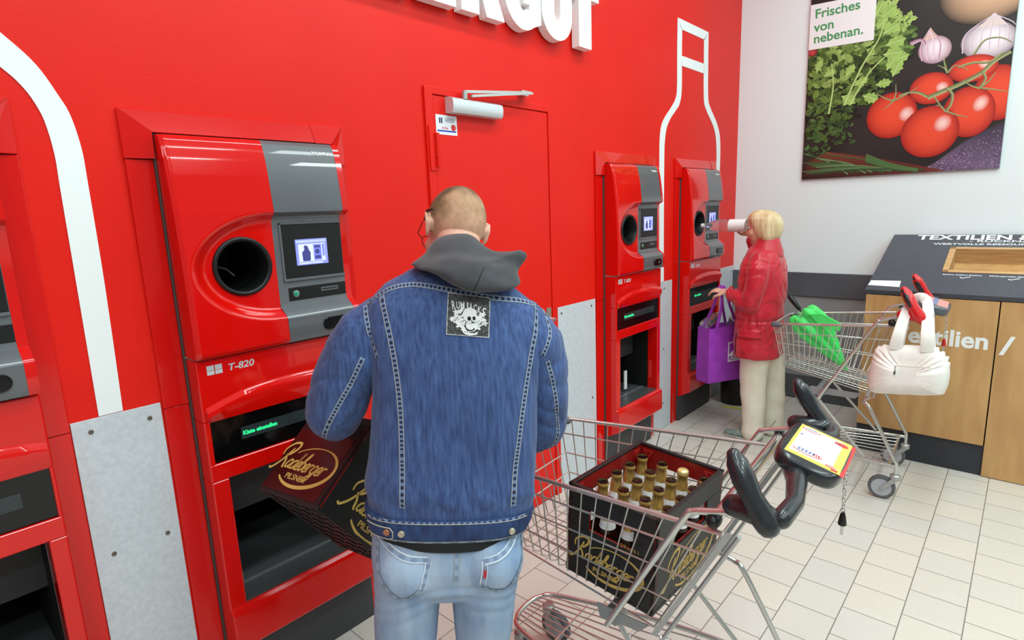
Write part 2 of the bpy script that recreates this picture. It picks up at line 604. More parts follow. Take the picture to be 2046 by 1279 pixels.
for k, (ch, y) in enumerate(lx):
    polys, w_ = poly_letter(ch)
    mbx = MB()
    if ch == 'R':
        # letter with a counter, in three pieces that share edges
        mbx.prism([(0, 0), (st, 0), (st, H_), (0, H_)], (0.008, y, Zl), Y, Z, 0, 0.048)
        outer = [(st, H_)] + list(reversed(arc(0.15, 0.228, 0.105, 0.107, -90, 90, 14))) + [(st, 0.121)]
        inner = [(st, 0.262)] + list(reversed(arc(0.137, 0.228, 0.034, 0.034, -90, 90, 14))) + [(st, 0.194)]
        mbx.band(outer, inner, (0.008, y, Zl), Y, Z, 0, 0.048)
        mbx.prism([(0.11, 0.125), (0.155, 0), (0.272, 0), (0.205, 0.15)], (0.008, y, Zl), Y, Z, 0, 0.0478)
    else:
        mbx.prism(polys[0], (0.008, y, Zl), Y, Z, 0, 0.048)
    mbx.box(0, 0.01, y + 0.04, y + 0.06, Zl + 0.2, Zl + 0.22)
    o = mbx.build('sign_letter', LETTER)
    lab = {'L': 'white raised sign letter L on the red wall above the door', 'R': 'white raised sign letter R on the red wall, between E and G',
           'G': 'white raised sign letter G on the red wall, between R and U', 'U': 'white raised sign letter U on the red wall, between G and T',
           'T': 'white raised sign letter T on the red wall, last of the word'}.get(ch)
    if ch == 'E':
        lab = 'white raised sign letter E beside the L' if k == 1 else 'white raised sign letter E on the red wall, just before the R'
    tag(o, lab, 'letter', 'raised sign letters')

# ---------------------------------------------------------------- door in the red wall
dr = thing('door_1', 'red painted service door with silver closer in the red wall', 'door', (0, 2.08, 0))
struct(dr)
y0, y1, zt = 1.655, 2.53, 2.19
fr = MB()
fr.prism([(y0, 0), (y0 + 0.045, 0), (y0 + 0.045, zt - 0.03), (y1 - 0.045, zt - 0.03), (y1 - 0.045, 0), (y1, 0), (y1, zt), (y0, zt)], (0, 0, 0), Y, Z, 0, 0.012)
fr.build('door_frame', RED_WALL, dr, bevel=0.002)
MB().box(0, 0.007, y0 + 0.049, y1 - 0.049, 0.01, zt - 0.034).build('door_leaf', RED_WALL, dr, bevel=0.002)
hg = MB()
hg.box(0.006, 0.018, 1.663, 1.70, 1.845, 2.03)
hg.tube([(0.022, 1.702, 1.90), (0.022, 1.702, 2.0)], 0.011, 12)
hg.tube([(0.022, 1.702, 1.86), (0.022, 1.702, 1.897)], 0.011, 12)
hg.build('hinge', RED_WALL, dr, smooth=40)
hg = MB()
hg.box(0.006, 0.018, 1.663, 1.70, 0.3, 0.48)
hg.tube([(0.022, 1.702, 0.34), (0.022, 1.702, 0.45)], 0.011, 12)
hg.build('hinge', RED_WALL, dr, smooth=40)
hn = MB()
hn.box(0.007, 0.012, 2.43, 2.47, 0.95, 1.13); hn.tube([(0.012, 2.45, 1.07), (0.055, 2.45, 1.07), (0.06, 2.44, 1.07), (0.06, 2.34, 1.07)], 0.009, 10)
hn.build('door_handle', STEEL, dr, smooth=50)
cl = MB()
sec = [(0.007, 2.088), (0.05, 2.088), (0.058, 2.10), (0.06, 2.125), (0.055, 2.145), (0.03, 2.155), (0.007, 2.155)]
cl.prism([(x, z) for x, z in sec], (0, 1.772, 0), X, Z, 0, -0.315)
clo = cl.build('door_closer', SILVER, dr, smooth=35)
arm = MB()
arm.tube([(0.04, 1.86, 2.15), (0.04, 1.86, 2.185)], 0.014, 12)
arm.obox((0.045, 2.08, 2.205), (0.006, 0, 0), (0, 0.225, 0.024), (0, -0.0008, 0.006))
arm.obox((0.062, 2.09, 2.193), (0.006, 0, 0), (0, 0.21, 0.03), (0, -0.0008, 0.005))
arm.box(0.0, 0.03, 2.26, 2.31, 2.215, 2.24)
arm.build('closer_arm', STEEL, clo, smooth=40)
stk = MB().box(0.0072, 0.0085, 1.712, 1.834, 1.998, 2.08).build('notice_sticker', mat('sticker_paper', (228, 230, 236), 0.5), dr)
pr = MB()
pr.box(0.0085, 0.009, 1.73, 1.738, 2.045, 2.068); pr.box(0.0085, 0.009, 1.741, 1.749, 2.045, 2.068)
pr.box(0.0085, 0.009, 1.718, 1.828, 2.010, 2.017, 1)
pr.lathe([(0.014, 0), (0.014, 0.0006)], 16, (0.0085, 1.812, 2.03), X, 2)
pr.text('Ihr Plan', (0.0085, 1.745, 2.022), Y, Z, 0.008, 0, 0.0006, 0.02, mi=2)
for i in range(3):
    pr.box(0.0085, 0.009, 1.765, 1.82, 2.052 + i * 0.006, 2.054 + i * 0.006, 0)
pr.build('sticker_print', [mat('print_navy', (52, 60, 92), 0.5), mat('print_blue', (50, 80, 170), 0.5), mat('print_red', (212, 50, 50), 0.5)], stk)

# ================================================================ REVERSE VENDING MACHINES
def make_machine(label):
    t = thing('reverse_vending_machine', label, 'vending machine', (0, 0, 0), 'red bottle return machines along the wall')
    # surround frame
    f = MB()
    for u0, u1, in ((-0.078, -0.006), (MW + 0.006, 0.635)):
        f.box(0, 0.010, u0, u1, 0, 1.098); f.box(0, 0.012, u0, u1, 1.1, 1.848)
    def mit(u_out, u_in, z_out, z_in):
        return V((0.010, u_out, z_out)), V((0.030, u_in, z_in))
    a0, a1 = mit(-0.080, -0.004, 1.987, 1.924)
    b0, b1 = mit(0.637, MW + 0.004, 1.987, 1.924)
    base = lambda p: V((0, p.y, p.z))
    for p0, p1, q0, q1 in ((a0, a1, b0, b1),):
        f.add([p0, q0, q1, p1, base(p0), base(q0), base(q1), base(p1)], [(0, 3, 2, 1), (4, 0, 1, 5), (3, 7, 6, 2), (0, 4, 7, 3), (1, 2, 6, 5)])
    for (o0, i0, sgn) in ((a0, a1, 1), (b0, b1, -1)):
        o1_, i1_ = V((0.014, o0.y, 1.85)), V((0.028, i0.y, 1.85))
        fs = [(0, 1, 2, 3), (0, 3, 7, 4), (1, 5, 6, 2), (3, 2, 6, 7)]
        vs = [o0, i0, i1_, o1_, base(o0), base(i0), base(i1_), base(o1_)]
        f.add(vs, fs if sgn < 0 else [tuple(reversed(x)) for x in fs])
    fo = f.build('surround_frame', RED_FRAME, t, bevel=0.0015)
    cp = MB()
    cp.add([(0.0115, 0.508, 1.9885), (0.0115, 0.634, 1.9885), (0.0335, 0.573, 1.923), (0.0335, 0.512, 1.923),
            (0.0, 0.508, 1.9885), (0.0, 0.634, 1.9885), (0.0, 0.573, 1.923), (0.0, 0.512, 1.923)],
           [(3, 2, 1, 0), (4, 0, 1, 5), (7, 6, 2, 3), (0, 4, 7, 3), (1, 2, 6, 5)])
    cp.build('corner_cover', RED_FRAME, fo)
    g = MB()
    g.box(-0.05, 0.02, -0.006, -0.001, 0.0, 1.922); g.box(-0.05, 0.02, MW + 0.001, MW + 0.006, 0.0, 1.922); g.box(-0.05, 0.02, -0.006, MW + 0.006, 1.9175, 1.9235)
    g.build('rubber_gasket', mat('grey_gasket', (70, 66, 64), 0.7), t)
    # head
    prof = [(1.250, 0.113), (1.262, 0.120), (1.5, 0.115), (1.69, 0.104), (1.80, 0.0915), (1.85, 0.0835), (1.88, 0.0765), (1.905, 0.068), (1.917, 0.056)]
    P = lambda z: lerp_tab(prof, z)[0]
    uc, zc = 0.188, 1.518
    nu, nz_ = 66, 134
    us = [0.297 * i / nu for i in range(nu + 1)]
    zs = [1.250 + 0.667 * j / nz_ for j in range(nz_ + 1)]
    def front(u, z):
        x = P(z)
        x -= 0.012 * (1 - smoothstep(0, 0.012, u)) * 0.6
        b_ = 0.178 if z < 1.512 else 0.178
        rho = sqrt(((u - 0.297) / 0.279) ** 2 + ((z - 1.512) / b_) ** 2)
        k = 1 - smoothstep(0.80, 1.0, rho)
        return x + (0.076 - x) * k
    h = MB()
    vs = [(front(u, z), u, z) for z in zs for u in us]
    fs = []
    for j in range(nz_):
        for i in range(nu):
            c_u, c_z = us[i] + 0.00225, zs[j] + 0.0025
            if (c_u - uc) ** 2 + (c_z - zc) ** 2 < 0.0845 ** 2:
                continue
            a = j * (nu + 1) + i
            fs.append((a, a + 1, a + nu + 2, a + nu + 1))
    h.add(vs, fs)
    n_ = nu + 1
    bl, tl = [j * n_ for j in range(nz_ + 1)], [nz_ * n_ + i for i in range(n_)]
    for lst in (bl, tl, [i for i in reversed(range(n_))]):
        s0 = h.add([(-0.04, h.v[i].y, h.v[i].z) for i in lst], [])
        for q in range(len(lst) - 1):
            h.f.append((lst[q], lst[q + 1], s0 + q + 1, s0 + q)); h.mi.append(0)
    cprof = [(-0.04, 1.917), (0.056, 1.917), (0.068, 1.905), (0.0765, 1.88), (0.0835, 1.85), (0.0915, 1.80), (0.1045, 1.695), (0.1035, 1.685), (0.080, 1.672), (0.075, 1.66), (0.075, 1.385), (0.080, 1.368),
             (0.115, 1.342), (0.121, 1.332), (0.121, 1.27), (0.113, 1.25), (-0.04, 1.25)]
    h.prism([(x + 0.0008, z) for x, z in cprof], (0, 0.5525, 0), X, Z, 0, -0.0225)
    ho = h.build('head_cover', RED, t, smooth=35)
    # dark control column
    c = MB().prism(cprof, (0, 0.297, 0), X, Z, 0, -0.2555).build('control_column', DGREY, t, smooth=25)
    MB().lathe([(0.080, -0.10), (0.080, 0.004), (0.083, 0.0075), (0.0885, 0.009), (0.094, 0.006), (0.0955, -0.004)], 48, (0.0755, uc, zc), X, caps=False).build('intake_ring', BLACK, t, smooth=60)
    ch = MB().lathe([(0.0815, 0.0), (0.0805, -0.12), (0.077, -0.3), (0.0, -0.3)], 40, (0.074, uc, zc), X, caps=False)
    ch.tube([(-0.15, uc - 0.02, zc + 0.0), (-0.13, uc + 0.03, zc - 0.02), (-0.12, uc + 0.05, zc - 0.045)], 0.005, 8, 1)
    ch.box(-0.2, -0.1, uc - 0.03, uc + 0.01, zc - 0.078, zc - 0.072, 2)
    ch.build('intake_tube', [INSIDE, mat('chamber_glint', (150, 150, 150), 0.3, 0.6), mat('chamber_green', (20, 90, 60), 0.5)], t, smooth=60)
    sp_ = MB().box(0.074, 0.0762, 0.326, 0.551, 1.461, 1.644).build('screen_panel', BLACK, t, bevel=0.001)
    fr_ = MB()
    fr_.box(0.075, 0.079, 0.319, 0.326, 1.455, 1.650); fr_.box(0.075, 0.079, 0.319, 0.552, 1.644, 1.650); fr_.box(0.075, 0.081, 0.319, 0.552, 1.452, 1.461)
    fr_.build('panel_rim', DGREY, sp_, bevel=0.001)
    scr = MB().box(0.0762, 0.0768, 0.372, 0.492, 1.503, 1.592).build('screen', mat('screen_lilac', (128, 134, 226), 0.3, emis=0.85), t)
    im = MB()
    x0, x1 = 0.0768, 0.0771
    im.box(x0, x1, 0.382, 0.482, 1.514, 1.575, 0)
    im.box(x0, x1, 0.376, 0.488, 1.580, 1.588, 1)
    im.box(x0, x1, 0.380, 0.470, 1.5065, 1.511, 0)
    im.prism([(0.396, 1.516), (0.424, 1.516), (0.426, 1.545), (0.420, 1.556), (0.418, 1.562), (0.416, 1.568), (0.408, 1.571), (0.402, 1.566), (0.404, 1.556), (0.394, 1.546)], (x1, 0, 0), Y, Z, 0, 0.0003, 2)
    im.box(x1, x1 + 0.0003, 0.438, 0.468, 1.517, 1.572, 3)
    im.box(x1 + 0.0003, x1 + 0.0005, 0.442, 0.464, 1.560, 1.568, 2); im.lathe([(0.009, 0), (0.009, 0.0004)], 14, (x1 + 0.0002, 0.452, 1.547), X, 2)
    im.box(x1 + 0.0003, x1 + 0.0005, 0.442, 0.464, 1.522, 1.533, 2); im.box(x1, x1 + 0.0003, 0.472, 0.480, 1.53, 1.572, 3)
    E_ = lambda n, c: mat(n, c, 0.4, emis=0.85)
    im.build('screen_picture', [E_('screen_pale', (196, 200, 248)), E_('screen_title', (168, 176, 250)), E_('screen_dark', (58, 60, 120)), E_('screen_blue', (112, 120, 214))], scr)
    sl = MB().box(0.074, 0.0765, 0.331, 0.552, 1.384, 1.430).build('button_panel', BLACK, t, bevel=0.001)
    MB().lathe([(0.0115, 0), (0.0115, 0.003), (0.009, 0.0035)], 18, (0.0765, 0.356, 1.408), X).build('button_ring', STEEL, sl, smooth=40)
    MB().lathe([(0.009, 0), (0.009, 0.0045), (0.006, 0.006)], 18, (0.0765, 0.356, 1.408), X).build('green_button', mat('button_green', (30, 140, 105), 0.3, emis=0.15), sl, smooth=40)
    bs = MB(); bs.box(0.0765, 0.0785, 0.452, 0.520, 1.405, 1.419); bs.box(0.0785, 0.0788, 0.456, 0.516, 1.410, 1.414, 1)
    bs.build('receipt_slot', [DGREY, INSIDE], sl)
    cap = [(0.445 + 0.022 * cos(a), 1.294 + 0.022 * sin(a)) for a in [pi / 2 + pi * i / 10 for i in range(11)]] + [(0.504 + 0.022 * cos(a), 1.294 + 0.022 * sin(a)) for a in [-pi / 2 + pi * i / 10 for i in range(11)]]
    so = MB().prism(cap, (0.1205, 0, 0), Y, Z, 0, 0.007).build('scanner_window', GLOSSBLK, t, bevel=0.003, seg=3)
    MB().lathe([(0.009, 0), (0.008, 0.002), (0.003, 0.003)], 14, (0.1275, 0.49, 1.292), X).build('scanner_lens', mat('lens', (96, 96, 90), 0.2), so, smooth=40)
    sx = V((0.0265, 0, -0.213)).normalized()
    MB().text('TOMRA', (0.0775, 0.465, 1.8765), Y, V((-0.29, 0, 0.957)), 0.011, 0.0006, 0.0016, 0.02, width=0.073).build('brand_lettering', WHITE, t)
    # lower body
    lo = MB()
    xf = 0.095
    lo.box(0, xf, 0, MW, 1.046, 1.243)
    lo.box(0, xf, 0, 0.019, 0.9, 1.046); lo.box(0, xf, MW - 0.010, MW, 0.9, 1.046)
    lo.box(0, xf, 0, MW, 0.845, 0.903)
    lo.box(0, xf, 0, 0.054, 0.385, 0.845)
    lo.box(0.02, xf, 0.535, MW, 0.385, 0.845)
    lo.prism([(-0.02, 0.20), (0.03, 0.20), (0.112, 0.243), (0.116, 0.25), (0.116, 0.372), (0.110, 0.384), (xf, 0.395), (0.09, 0.392), (-0.02, 0.392)], (0, 0.0, 0), X, Z, 0, -MW)
    lob = lo.build('lower_cover', RED, t, bevel=0.004, seg=3)
    eb = MB()
    top = spline([(0.012, 1.083), (0.15, 1.118), (0.32, 1.128), (0.48, 1.120), (0.568, 1.105)], 6)
    rings = []
    for u, z in top:
        rings.append([(xf - 0.002, u, z + 0.012), (xf + 0.012, u, z - 0.006), (xf + 0.014, u, z - 0.02), (xf - 0.001, u, 1.044), (xf - 0.01, u, 1.044)])
    eb.loft(rings)
    eb.build('display_brow', RED, t, smooth=30)
    dp = MB().box(0.07, 0.084, 0.019, MW - 0.010, 0.903, 1.046).build('display_panel', GLOSSBLK, t)
    lc = MB().box(0.084, 0.0855, 0.112, 0.50, 0.956, 0.997).build('display_strip', LCD, t)
    MB().text('Kiste einstellen', (0.0856, 0.117, 0.970), Y, Z, 0.013, 0, 0.0006, 0.03, width=0.115).build('display_lettering', GREENLED, lc)
    lg = MB()
    for a in (0.030, 0.0545):
        lg.box(xf, xf + 0.0012, a, a + 0.0215, 1.209, 1.224); lg.box(xf, xf + 0.0012, a, a + 0.0215, 1.1945, 1.2075)
    lg.build('maker_emblem', SILVER, t)
    MB().text('T-820', (xf, 0.092, 1.1965), Y, Z, 0.021, 0, 0.001, 0.02, shear=0.2, width=0.083).build('model_lettering', SILVER, t)
    # crate chamber
    cbm = MB()
    x0 = -0.55
    cbm.add([(0.02, 0.054, 0.845), (0.02, 0.535, 0.845), (x0, 0.535, 0.845), (x0, 0.054, 0.845), (0.02, 0.054, 0.392), (0.02, 0.535, 0.392), (x0, 0.535, 0.392), (x0, 0.054, 0.392)],
            [(0, 1, 2, 3), (3, 2, 6, 7), (0, 3, 7, 4), (2, 1, 5, 6)], 0)
    cbm.box(-0.12, -0.10, 0.054, 0.535, 0.63, 0.845, 1)
    cbm.box(x0, x0 + 0.01, 0.15, 0.45, 0.43, 0.62, 2)
    cbm.build('crate_chamber', [INSIDE, mat('rubber_flap', (48, 48, 50), 0.6), mat('chamber_back', (34, 34, 36), 0.5)], t)
    tr = MB()
    tr.box(x0, xf - 0.004, 0.054, 0.548, 0.386, 0.397)
    tr.box(x0, -0.03, 0.054, 0.10, 0.397, 0.430, 1)
    tr.box(-0.022, -0.012, 0.054, 0.535, 0.397, 0.401, 1)
    tr.build('crate_tray', [TRAY, mat('tray_rail', (150, 152, 154), 0.3, 0.6)], t)
    MB().box(-0.05, 0.03, 0.0, MW, 0.0, 0.2).build('plinth', PLINTH, t)
    return t

mach = make_machine('large red bottle return machine the man stands at, second from the left')
mlab = ['red bottle return machine cut off by the left edge of the photo', None,
        'red bottle return machine right of the door, third from the left', 'farthest red bottle return machine, where the woman feeds in a bottle']
for k in (0, 2, 3):
    cpy = dup(mach, Matrix.Translation((0, M_Y[k], 0)), mlab[k])
    if k == 2:
        MB().box(-0.06, -0.05, M_Y[2] + 0.35, M_Y[2] + 0.376, 0.415, 0.545).build('sensor_strip', mat('sensor_white', (200, 204, 204), 0.4, emis=0.3), cpy)
mach.matrix_world = Matrix.Translation((0, M_Y[1], 0))
# ================================================================ POSTER ON THE END WALL
po = thing('wall_poster', 'large food poster with tomatoes, herbs and garlic on the white wall', 'poster', (1.14, YE, 2.6))
px0, px1, pz0, pz1 = 0.533, 1.748, 1.822, 3.47
MB().box(px0, px1, YE - 0.022, YE - 0.0005, pz0, pz1).build('poster_board', mat('poster_dark', (26, 24, 23), 0.45, c2=(44, 38, 34), nscale=3), po)
PY = YE - 0.0222
pic_n = [0]
PICW = mat('poster_ink', (255, 255, 255), 0.45, attr='tint')
def lc(c):
    return lin(c)[:3]
class Pic:
    """flat printed picture: coloured polygons in printing order, each a hair above the last"""
    def __init__(s):
        s.v, s.f, s.c, s.d = [], [], [], 0.0002
    def poly(s, pts, col, cols=None):
        s.d += 0.0000012
        b = len(s.v)
        for k, (x, z) in enumerate(pts):
            s.v.append((min(max(x, px0), px1), PY - s.d, min(max(z, pz0), pz1)))
            s.c.append(cols[k] if cols else col)
        s.f.append(tuple(range(b, b + len(pts))))
    def disc(s, cx, cz, rx, rz, inner, outer, hx=0, hz=0, n=40, rings=8, rot=0, wob=0, pw=1.6):
        """shaded disc: colour inner at highlight offset -> outer at rim"""
        s.d += 0.0000012
        b = len(s.v)
        for j in range(rings + 1):
            t = j / rings
            for k in range(n):
                a = 2 * pi * k / n
                w_ = 1 + wob * sin(3 * a + 1) * t
                ex, ez = rx * cos(a) * w_ * t, rz * sin(a) * w_ * t
                x = cx + hx * (1 - t) + ex * cos(rot) - ez * sin(rot)
                z = cz + hz * (1 - t) + ex * sin(rot) + ez * cos(rot)
                s.v.append((min(max(x, px0), px1), PY - s.d, min(max(z, pz0), pz1)))
                f = t ** pw
                s.c.append(tuple(p + (q - p) * f for p, q in zip(inner, outer)))
        for j in range(rings):
            for k in range(n):
                k2 = (k + 1) % n
                s.f.append((b + j * n + k, b + (j + 1) * n + k, b + (j + 1) * n + k2, b + j * n + k2))
    def line(s, pts, wd, c0, c1=None):
        q = spline(pts, 5)
        if not isinstance(wd, (list, tuple)):
            wd = [wd, wd]
        s.d += 0.0000012
        b = len(s.v)
        n = len(q)
        for i in range(n):
            a, e = q[max(i - 1, 0)], q[min(i + 1, n - 1)]
            dx, dz = e[0] - a[0], e[1] - a[1]
            d = sqrt(dx * dx + dz * dz) or 1
            ww = wd[0] + (wd[1] - wd[0]) * i / (n - 1)
            for sg, cc in ((1, c0), (-1, c1 or c0)):
                x, z = q[i][0] - dz / d * sg * ww / 2, q[i][1] + dx / d * sg * ww / 2
                s.v.append((min(max(x, px0), px1), PY - s.d, min(max(z, pz0), pz1)))
                s.c.append(cc)
        for i in range(n - 1):
            s.f.append((b + 2 * i, b + 2 * i + 1, b + 2 * i + 3, b + 2 * i + 2))
    def build(s, name, parent):
        me = bpy.data.meshes.new(name)
        inv = WM[parent].inverted()
        me.from_pydata([tuple(inv @ V(p)) for p in s.v], [], s.f)
        a = me.color_attributes.new('tint', 'FLOAT_COLOR', 'POINT')
        a.data.foreach_set('color', [k for c in s.c for k in (c[0], c[1], c[2], 1)])
        return link(name, me, PICW, parent)
rp = random.Random(3)
def leaf(P_, x, z, L, ang, col, wd=0.45):
    """one lobed leaf"""
    pts = []
    prof = [(0, 0), (0.15, .25), (0.3, .75), (0.38, .55), (0.55, 1), (0.62, .65), (0.8, .7), (0.85, .35), (1, 0)]
    for t, w_ in prof: pts.append((t * L, w_ * L * wd * 0.6))
    for t, w_ in reversed(prof[1:-1]): pts.append((t * L, -w_ * L * wd * 0.6))
    ca, sa = cos(ang), sin(ang)
    q = [(x + a * ca - b * sa, z + a * sa + b * ca) for a, b in pts]
    d = tuple(k * 0.45 for k in col)
    cols = [tuple(p + (e - p) * (i % 9) / 14 for p, e in zip(col, d)) for i in range(len(q))]
    P_.poly(q, col, cols)
P = Pic()
# slate and board
P.poly([(1.29, 1.822), (1.42, 1.90), (1.534, 2.0), (1.647, 2.07), (1.748, 2.115), (1.748, 1.822)], lc((92, 70, 98)),
       [lc((70, 50, 66)), lc((110, 88, 118)), lc((70, 55, 78)), lc((60, 48, 66)), lc((52, 42, 58)), lc((120, 100, 132))])
for i in range(900):
    a = rp.random(); b = rp.random()
    x = 1.36 + 0.388 * a; zt_ = 1.86 + (x - 1.36) * 0.60
    z = 1.822 + (zt_ - 1.822) * b
    c = rp.choice([(150, 130, 165), (120, 70, 100), (60, 46, 70), (190, 170, 200), (100, 84, 120), (84, 60, 90)])
    r = 0.0015 + 0.004 * rp.random()
    P.poly([(x - r, z), (x, z - r * .6), (x + r, z), (x, z + r * .6)], lc(c))
P.poly([(0.545, 1.945), (0.70, 2.022), (0.965, 1.965), (1.249, 1.889), (1.46, 1.824), (0.974, 1.822), (0.535, 1.824)], lc((84, 36, 22)),
       [lc((60, 26, 16)), lc((120, 58, 36)), lc((86, 36, 22)), lc((90, 34, 24)), lc((120, 48, 36)), lc((70, 26, 20)), lc((40, 20, 14))])
# beige blur and garlic
P.disc(1.62, 2.95, 0.30, 0.20, lc((214, 172, 136)), lc((44, 34, 28)), 0.05, 0.02, wob=0.05, pw=3)
P.disc(1.62, 2.635, 0.145, 0.115, lc((246, 238, 244)), lc((150, 128, 140)), 0.02, 0.02, rot=-0.15, pw=2.4)
P.poly([(1.55, 2.72), (1.60, 2.765), (1.635, 2.80), (1.665, 2.77), (1.70, 2.715)], lc((226, 208, 200)))
for k in range(7):
    P.line([(1.635, 2.79), (1.50 + k * .042, 2.70), (1.49 + k * .045, 2.58)], (0.004, 0.008), lc((190, 160, 186)), lc((240, 232, 240)))
P.disc(1.335, 2.635, 0.095, 0.088, lc((248, 236, 242)), lc((164, 124, 140)), 0.01, 0.02, rot=-0.5, pw=2)
P.poly([(1.262, 2.70), (1.285, 2.76), (1.30, 2.785), (1.318, 2.755), (1.35, 2.715)], lc((220, 186, 168)))
for k, c in enumerate([(176, 96, 136), (214, 160, 186), (232, 200, 216), (170, 90, 124)]):
    P.line([(1.295, 2.77), (1.255 + k * .035, 2.68), (1.27 + k * .03, 2.575)], (0.005, 0.012), lc(c), lc((236, 214, 226)))
P.line([(1.19, 2.70), (1.25, 2.715), (1.28, 2.68)], (0.03, 0.01), lc((150, 84, 124)), lc((224, 190, 206)))
# bunch of herbs
gcols = [(40, 66, 22), (72, 110, 36), (112, 150, 58), (146, 184, 84), (176, 206, 110), (58, 92, 34), (96, 136, 60)]
for layer in range(3):
    for i in range(560 if layer == 0 else 420):
        a, b = rp.random(), rp.random()
        x = 0.54 + 0.62 * a
        top = 2.80 + 0.22 * max(0, 1 - abs(x - 1.0) / .22)
        botm = 2.10 + 0.55 * max(0, (x - 0.62) / 0.58) ** 1.5
        z = botm + (top - botm) * b
        if x > 1.05 and z > 2.95: continue
        light = min(1, max(0, 0.12 + 0.95 * b ** 1.3 * (0.5 + a * 0.65) - 0.25 * (layer == 0) + rp.uniform(-.38, .28)))
        if light < 0.2 and layer: continue
        c = gcols[min(6, int(light * 7))] if light < 0.85 else gcols[4]
        base = lc(c); kk = 0.12 + 0.95 * light
        leaf(P, x, z, 0.04 + 0.05 * rp.random(), rp.uniform(-0.6, 2.6), tuple(q * kk for q in base))
for i in range(110):
    x = rp.uniform(0.54, 0.86); z = rp.uniform(2.02, 2.38)
    kk = rp.uniform(0.15, 0.8)
    leaf(P, x, z, 0.025 + 0.035 * rp.random(), rp.uniform(0, 6.28), tuple(q * kk for q in lc((96, 140, 70))))
for x, z, L, a in [(0.97, 2.93, .11, 1.2), (1.0, 2.90, .12, .7), (1.02, 2.80, .12, .5), (1.04, 2.72, .13, .2), (1.08, 2.60, .12, .3), (1.06, 2.55, .12, 1.0), (1.10, 2.50, .12, 1.2), (0.98, 2.84, .1, .9), (1.03, 2.66, .13, .0),
                   (0.80, 2.55, .1, 1.0), (0.86, 2.48, .1, .4), (0.78, 2.42, .12, -.6), (0.92, 2.40, .12, -.4), (0.99, 2.36, .1, -.7), (1.0, 2.46, .1, .1), (0.60, 2.62, .09, 1.3), (0.65, 2.58, .09, .4)]:
    leaf(P, x, z, L, a, lc((168, 206, 104)), 0.6)
    P.line([(x, z), (x + L * .8 * cos(a), z + L * .8 * sin(a))], 0.004, lc((206, 224, 160)))
for q in [[(0.80, 2.35), (0.90, 2.60), (1.0, 2.78), (1.02, 2.90)], [(0.84, 2.35), (0.95, 2.55), (1.06, 2.66)], [(0.70, 2.3), (0.72, 2.5), (0.70, 2.66)]]:
    P.line(q, (0.014, 0.006), lc((150, 186, 96)), lc((206, 226, 150)))
P.disc(0.56, 2.77, 0.035, 0.03, lc((200, 70, 70)), lc((120, 30, 40)))
# chives
for k in range(13):
    x0_, z0_ = 0.54 + 0.03 * (k % 5), 2.02 - 0.014 * k
    x1_, z1_ = 0.86 + 0.04 * k, 1.84 + 0.004 * (k % 3)
    c = rp.choice([(70, 104, 56), (104, 140, 84), (50, 80, 44), (128, 160, 108)])
    P.line([(x0_, z0_), ((x0_ + x1_) / 2, (z0_ + z1_) / 2 + 0.022), (x1_, z1_)], (0.009, 0.012), lc(c), lc((44, 66, 40)))
for k in range(5):
    P.line([(0.97, 1.975 - .012 * k), (1.12, 1.90 - .008 * k), (1.30, 1.845 - .004 * k)], (0.016, 0.01), lc((84, 120, 66)), lc((48, 72, 42)))
P.line([(0.66, 2.06), (0.72, 2.00), (0.86, 1.965), (1.0, 1.93)], (0.008, 0.006), lc((90, 120, 70)), lc((50, 74, 44)))
# tomatoes
def tomato(cx, cz, rx, rz, rot=0, g=None):
    P.disc(cx, cz, rx, rz, lc((236, 74, 42)), lc((160, 22, 16)), rx * .12, rz * .12, rot=rot, pw=3.2)
    gx, gz = g or (rx * .42, rz * .28)
    P.disc(cx + gx, cz + gz, rx * .30, rz * .34, lc((250, 214, 206)), lc((226, 70, 46)), 0, 0, n=28, rot=-.35, pw=1.5)
tomato(1.70, 2.30, 0.13, 0.175, 0.1, (0.2, 0.2))
tomato(1.555, 2.475, 0.13, 0.085, 0, (0.06, 0.015))
tomato(1.335, 2.385, 0.125, 0.105, -.1, (0.06, 0.0))
tomato(1.555, 2.20, 0.14, 0.165, .2)
tomato(1.113, 2.235, 0.155, 0.158, 0, (0.09, -0.0))
tomato(1.347, 2.095, 0.168, 0.173, 0)
stc, std = lc((176, 182, 128)), lc((92, 100, 58))
def stem(pts, w0, w1):
    P.line(pts, (w0, w1), stc, std)
stem([(1.739, 2.545), (1.66, 2.50), (1.60, 2.44), (1.50, 2.39), (1.43, 2.365), (1.32, 2.325)], 0.022, 0.03)
stem([(1.475, 2.495), (1.55, 2.51), (1.64, 2.50), (1.70, 2.545)], 0.014, 0.016)
stem([(1.32, 2.33), (1.27, 2.365), (1.21, 2.378), (1.15, 2.365)], 0.018, 0.012)
stem([(1.42, 2.37), (1.455, 2.33), (1.455, 2.27), (1.43, 2.22)], 0.016, 0.016)
stem([(1.605, 2.445), (1.625, 2.40), (1.60, 2.345)], 0.014, 0.014)
stem([(1.355, 2.33), (1.385, 2.28), (1.41, 2.24)], 0.010, 0.008)
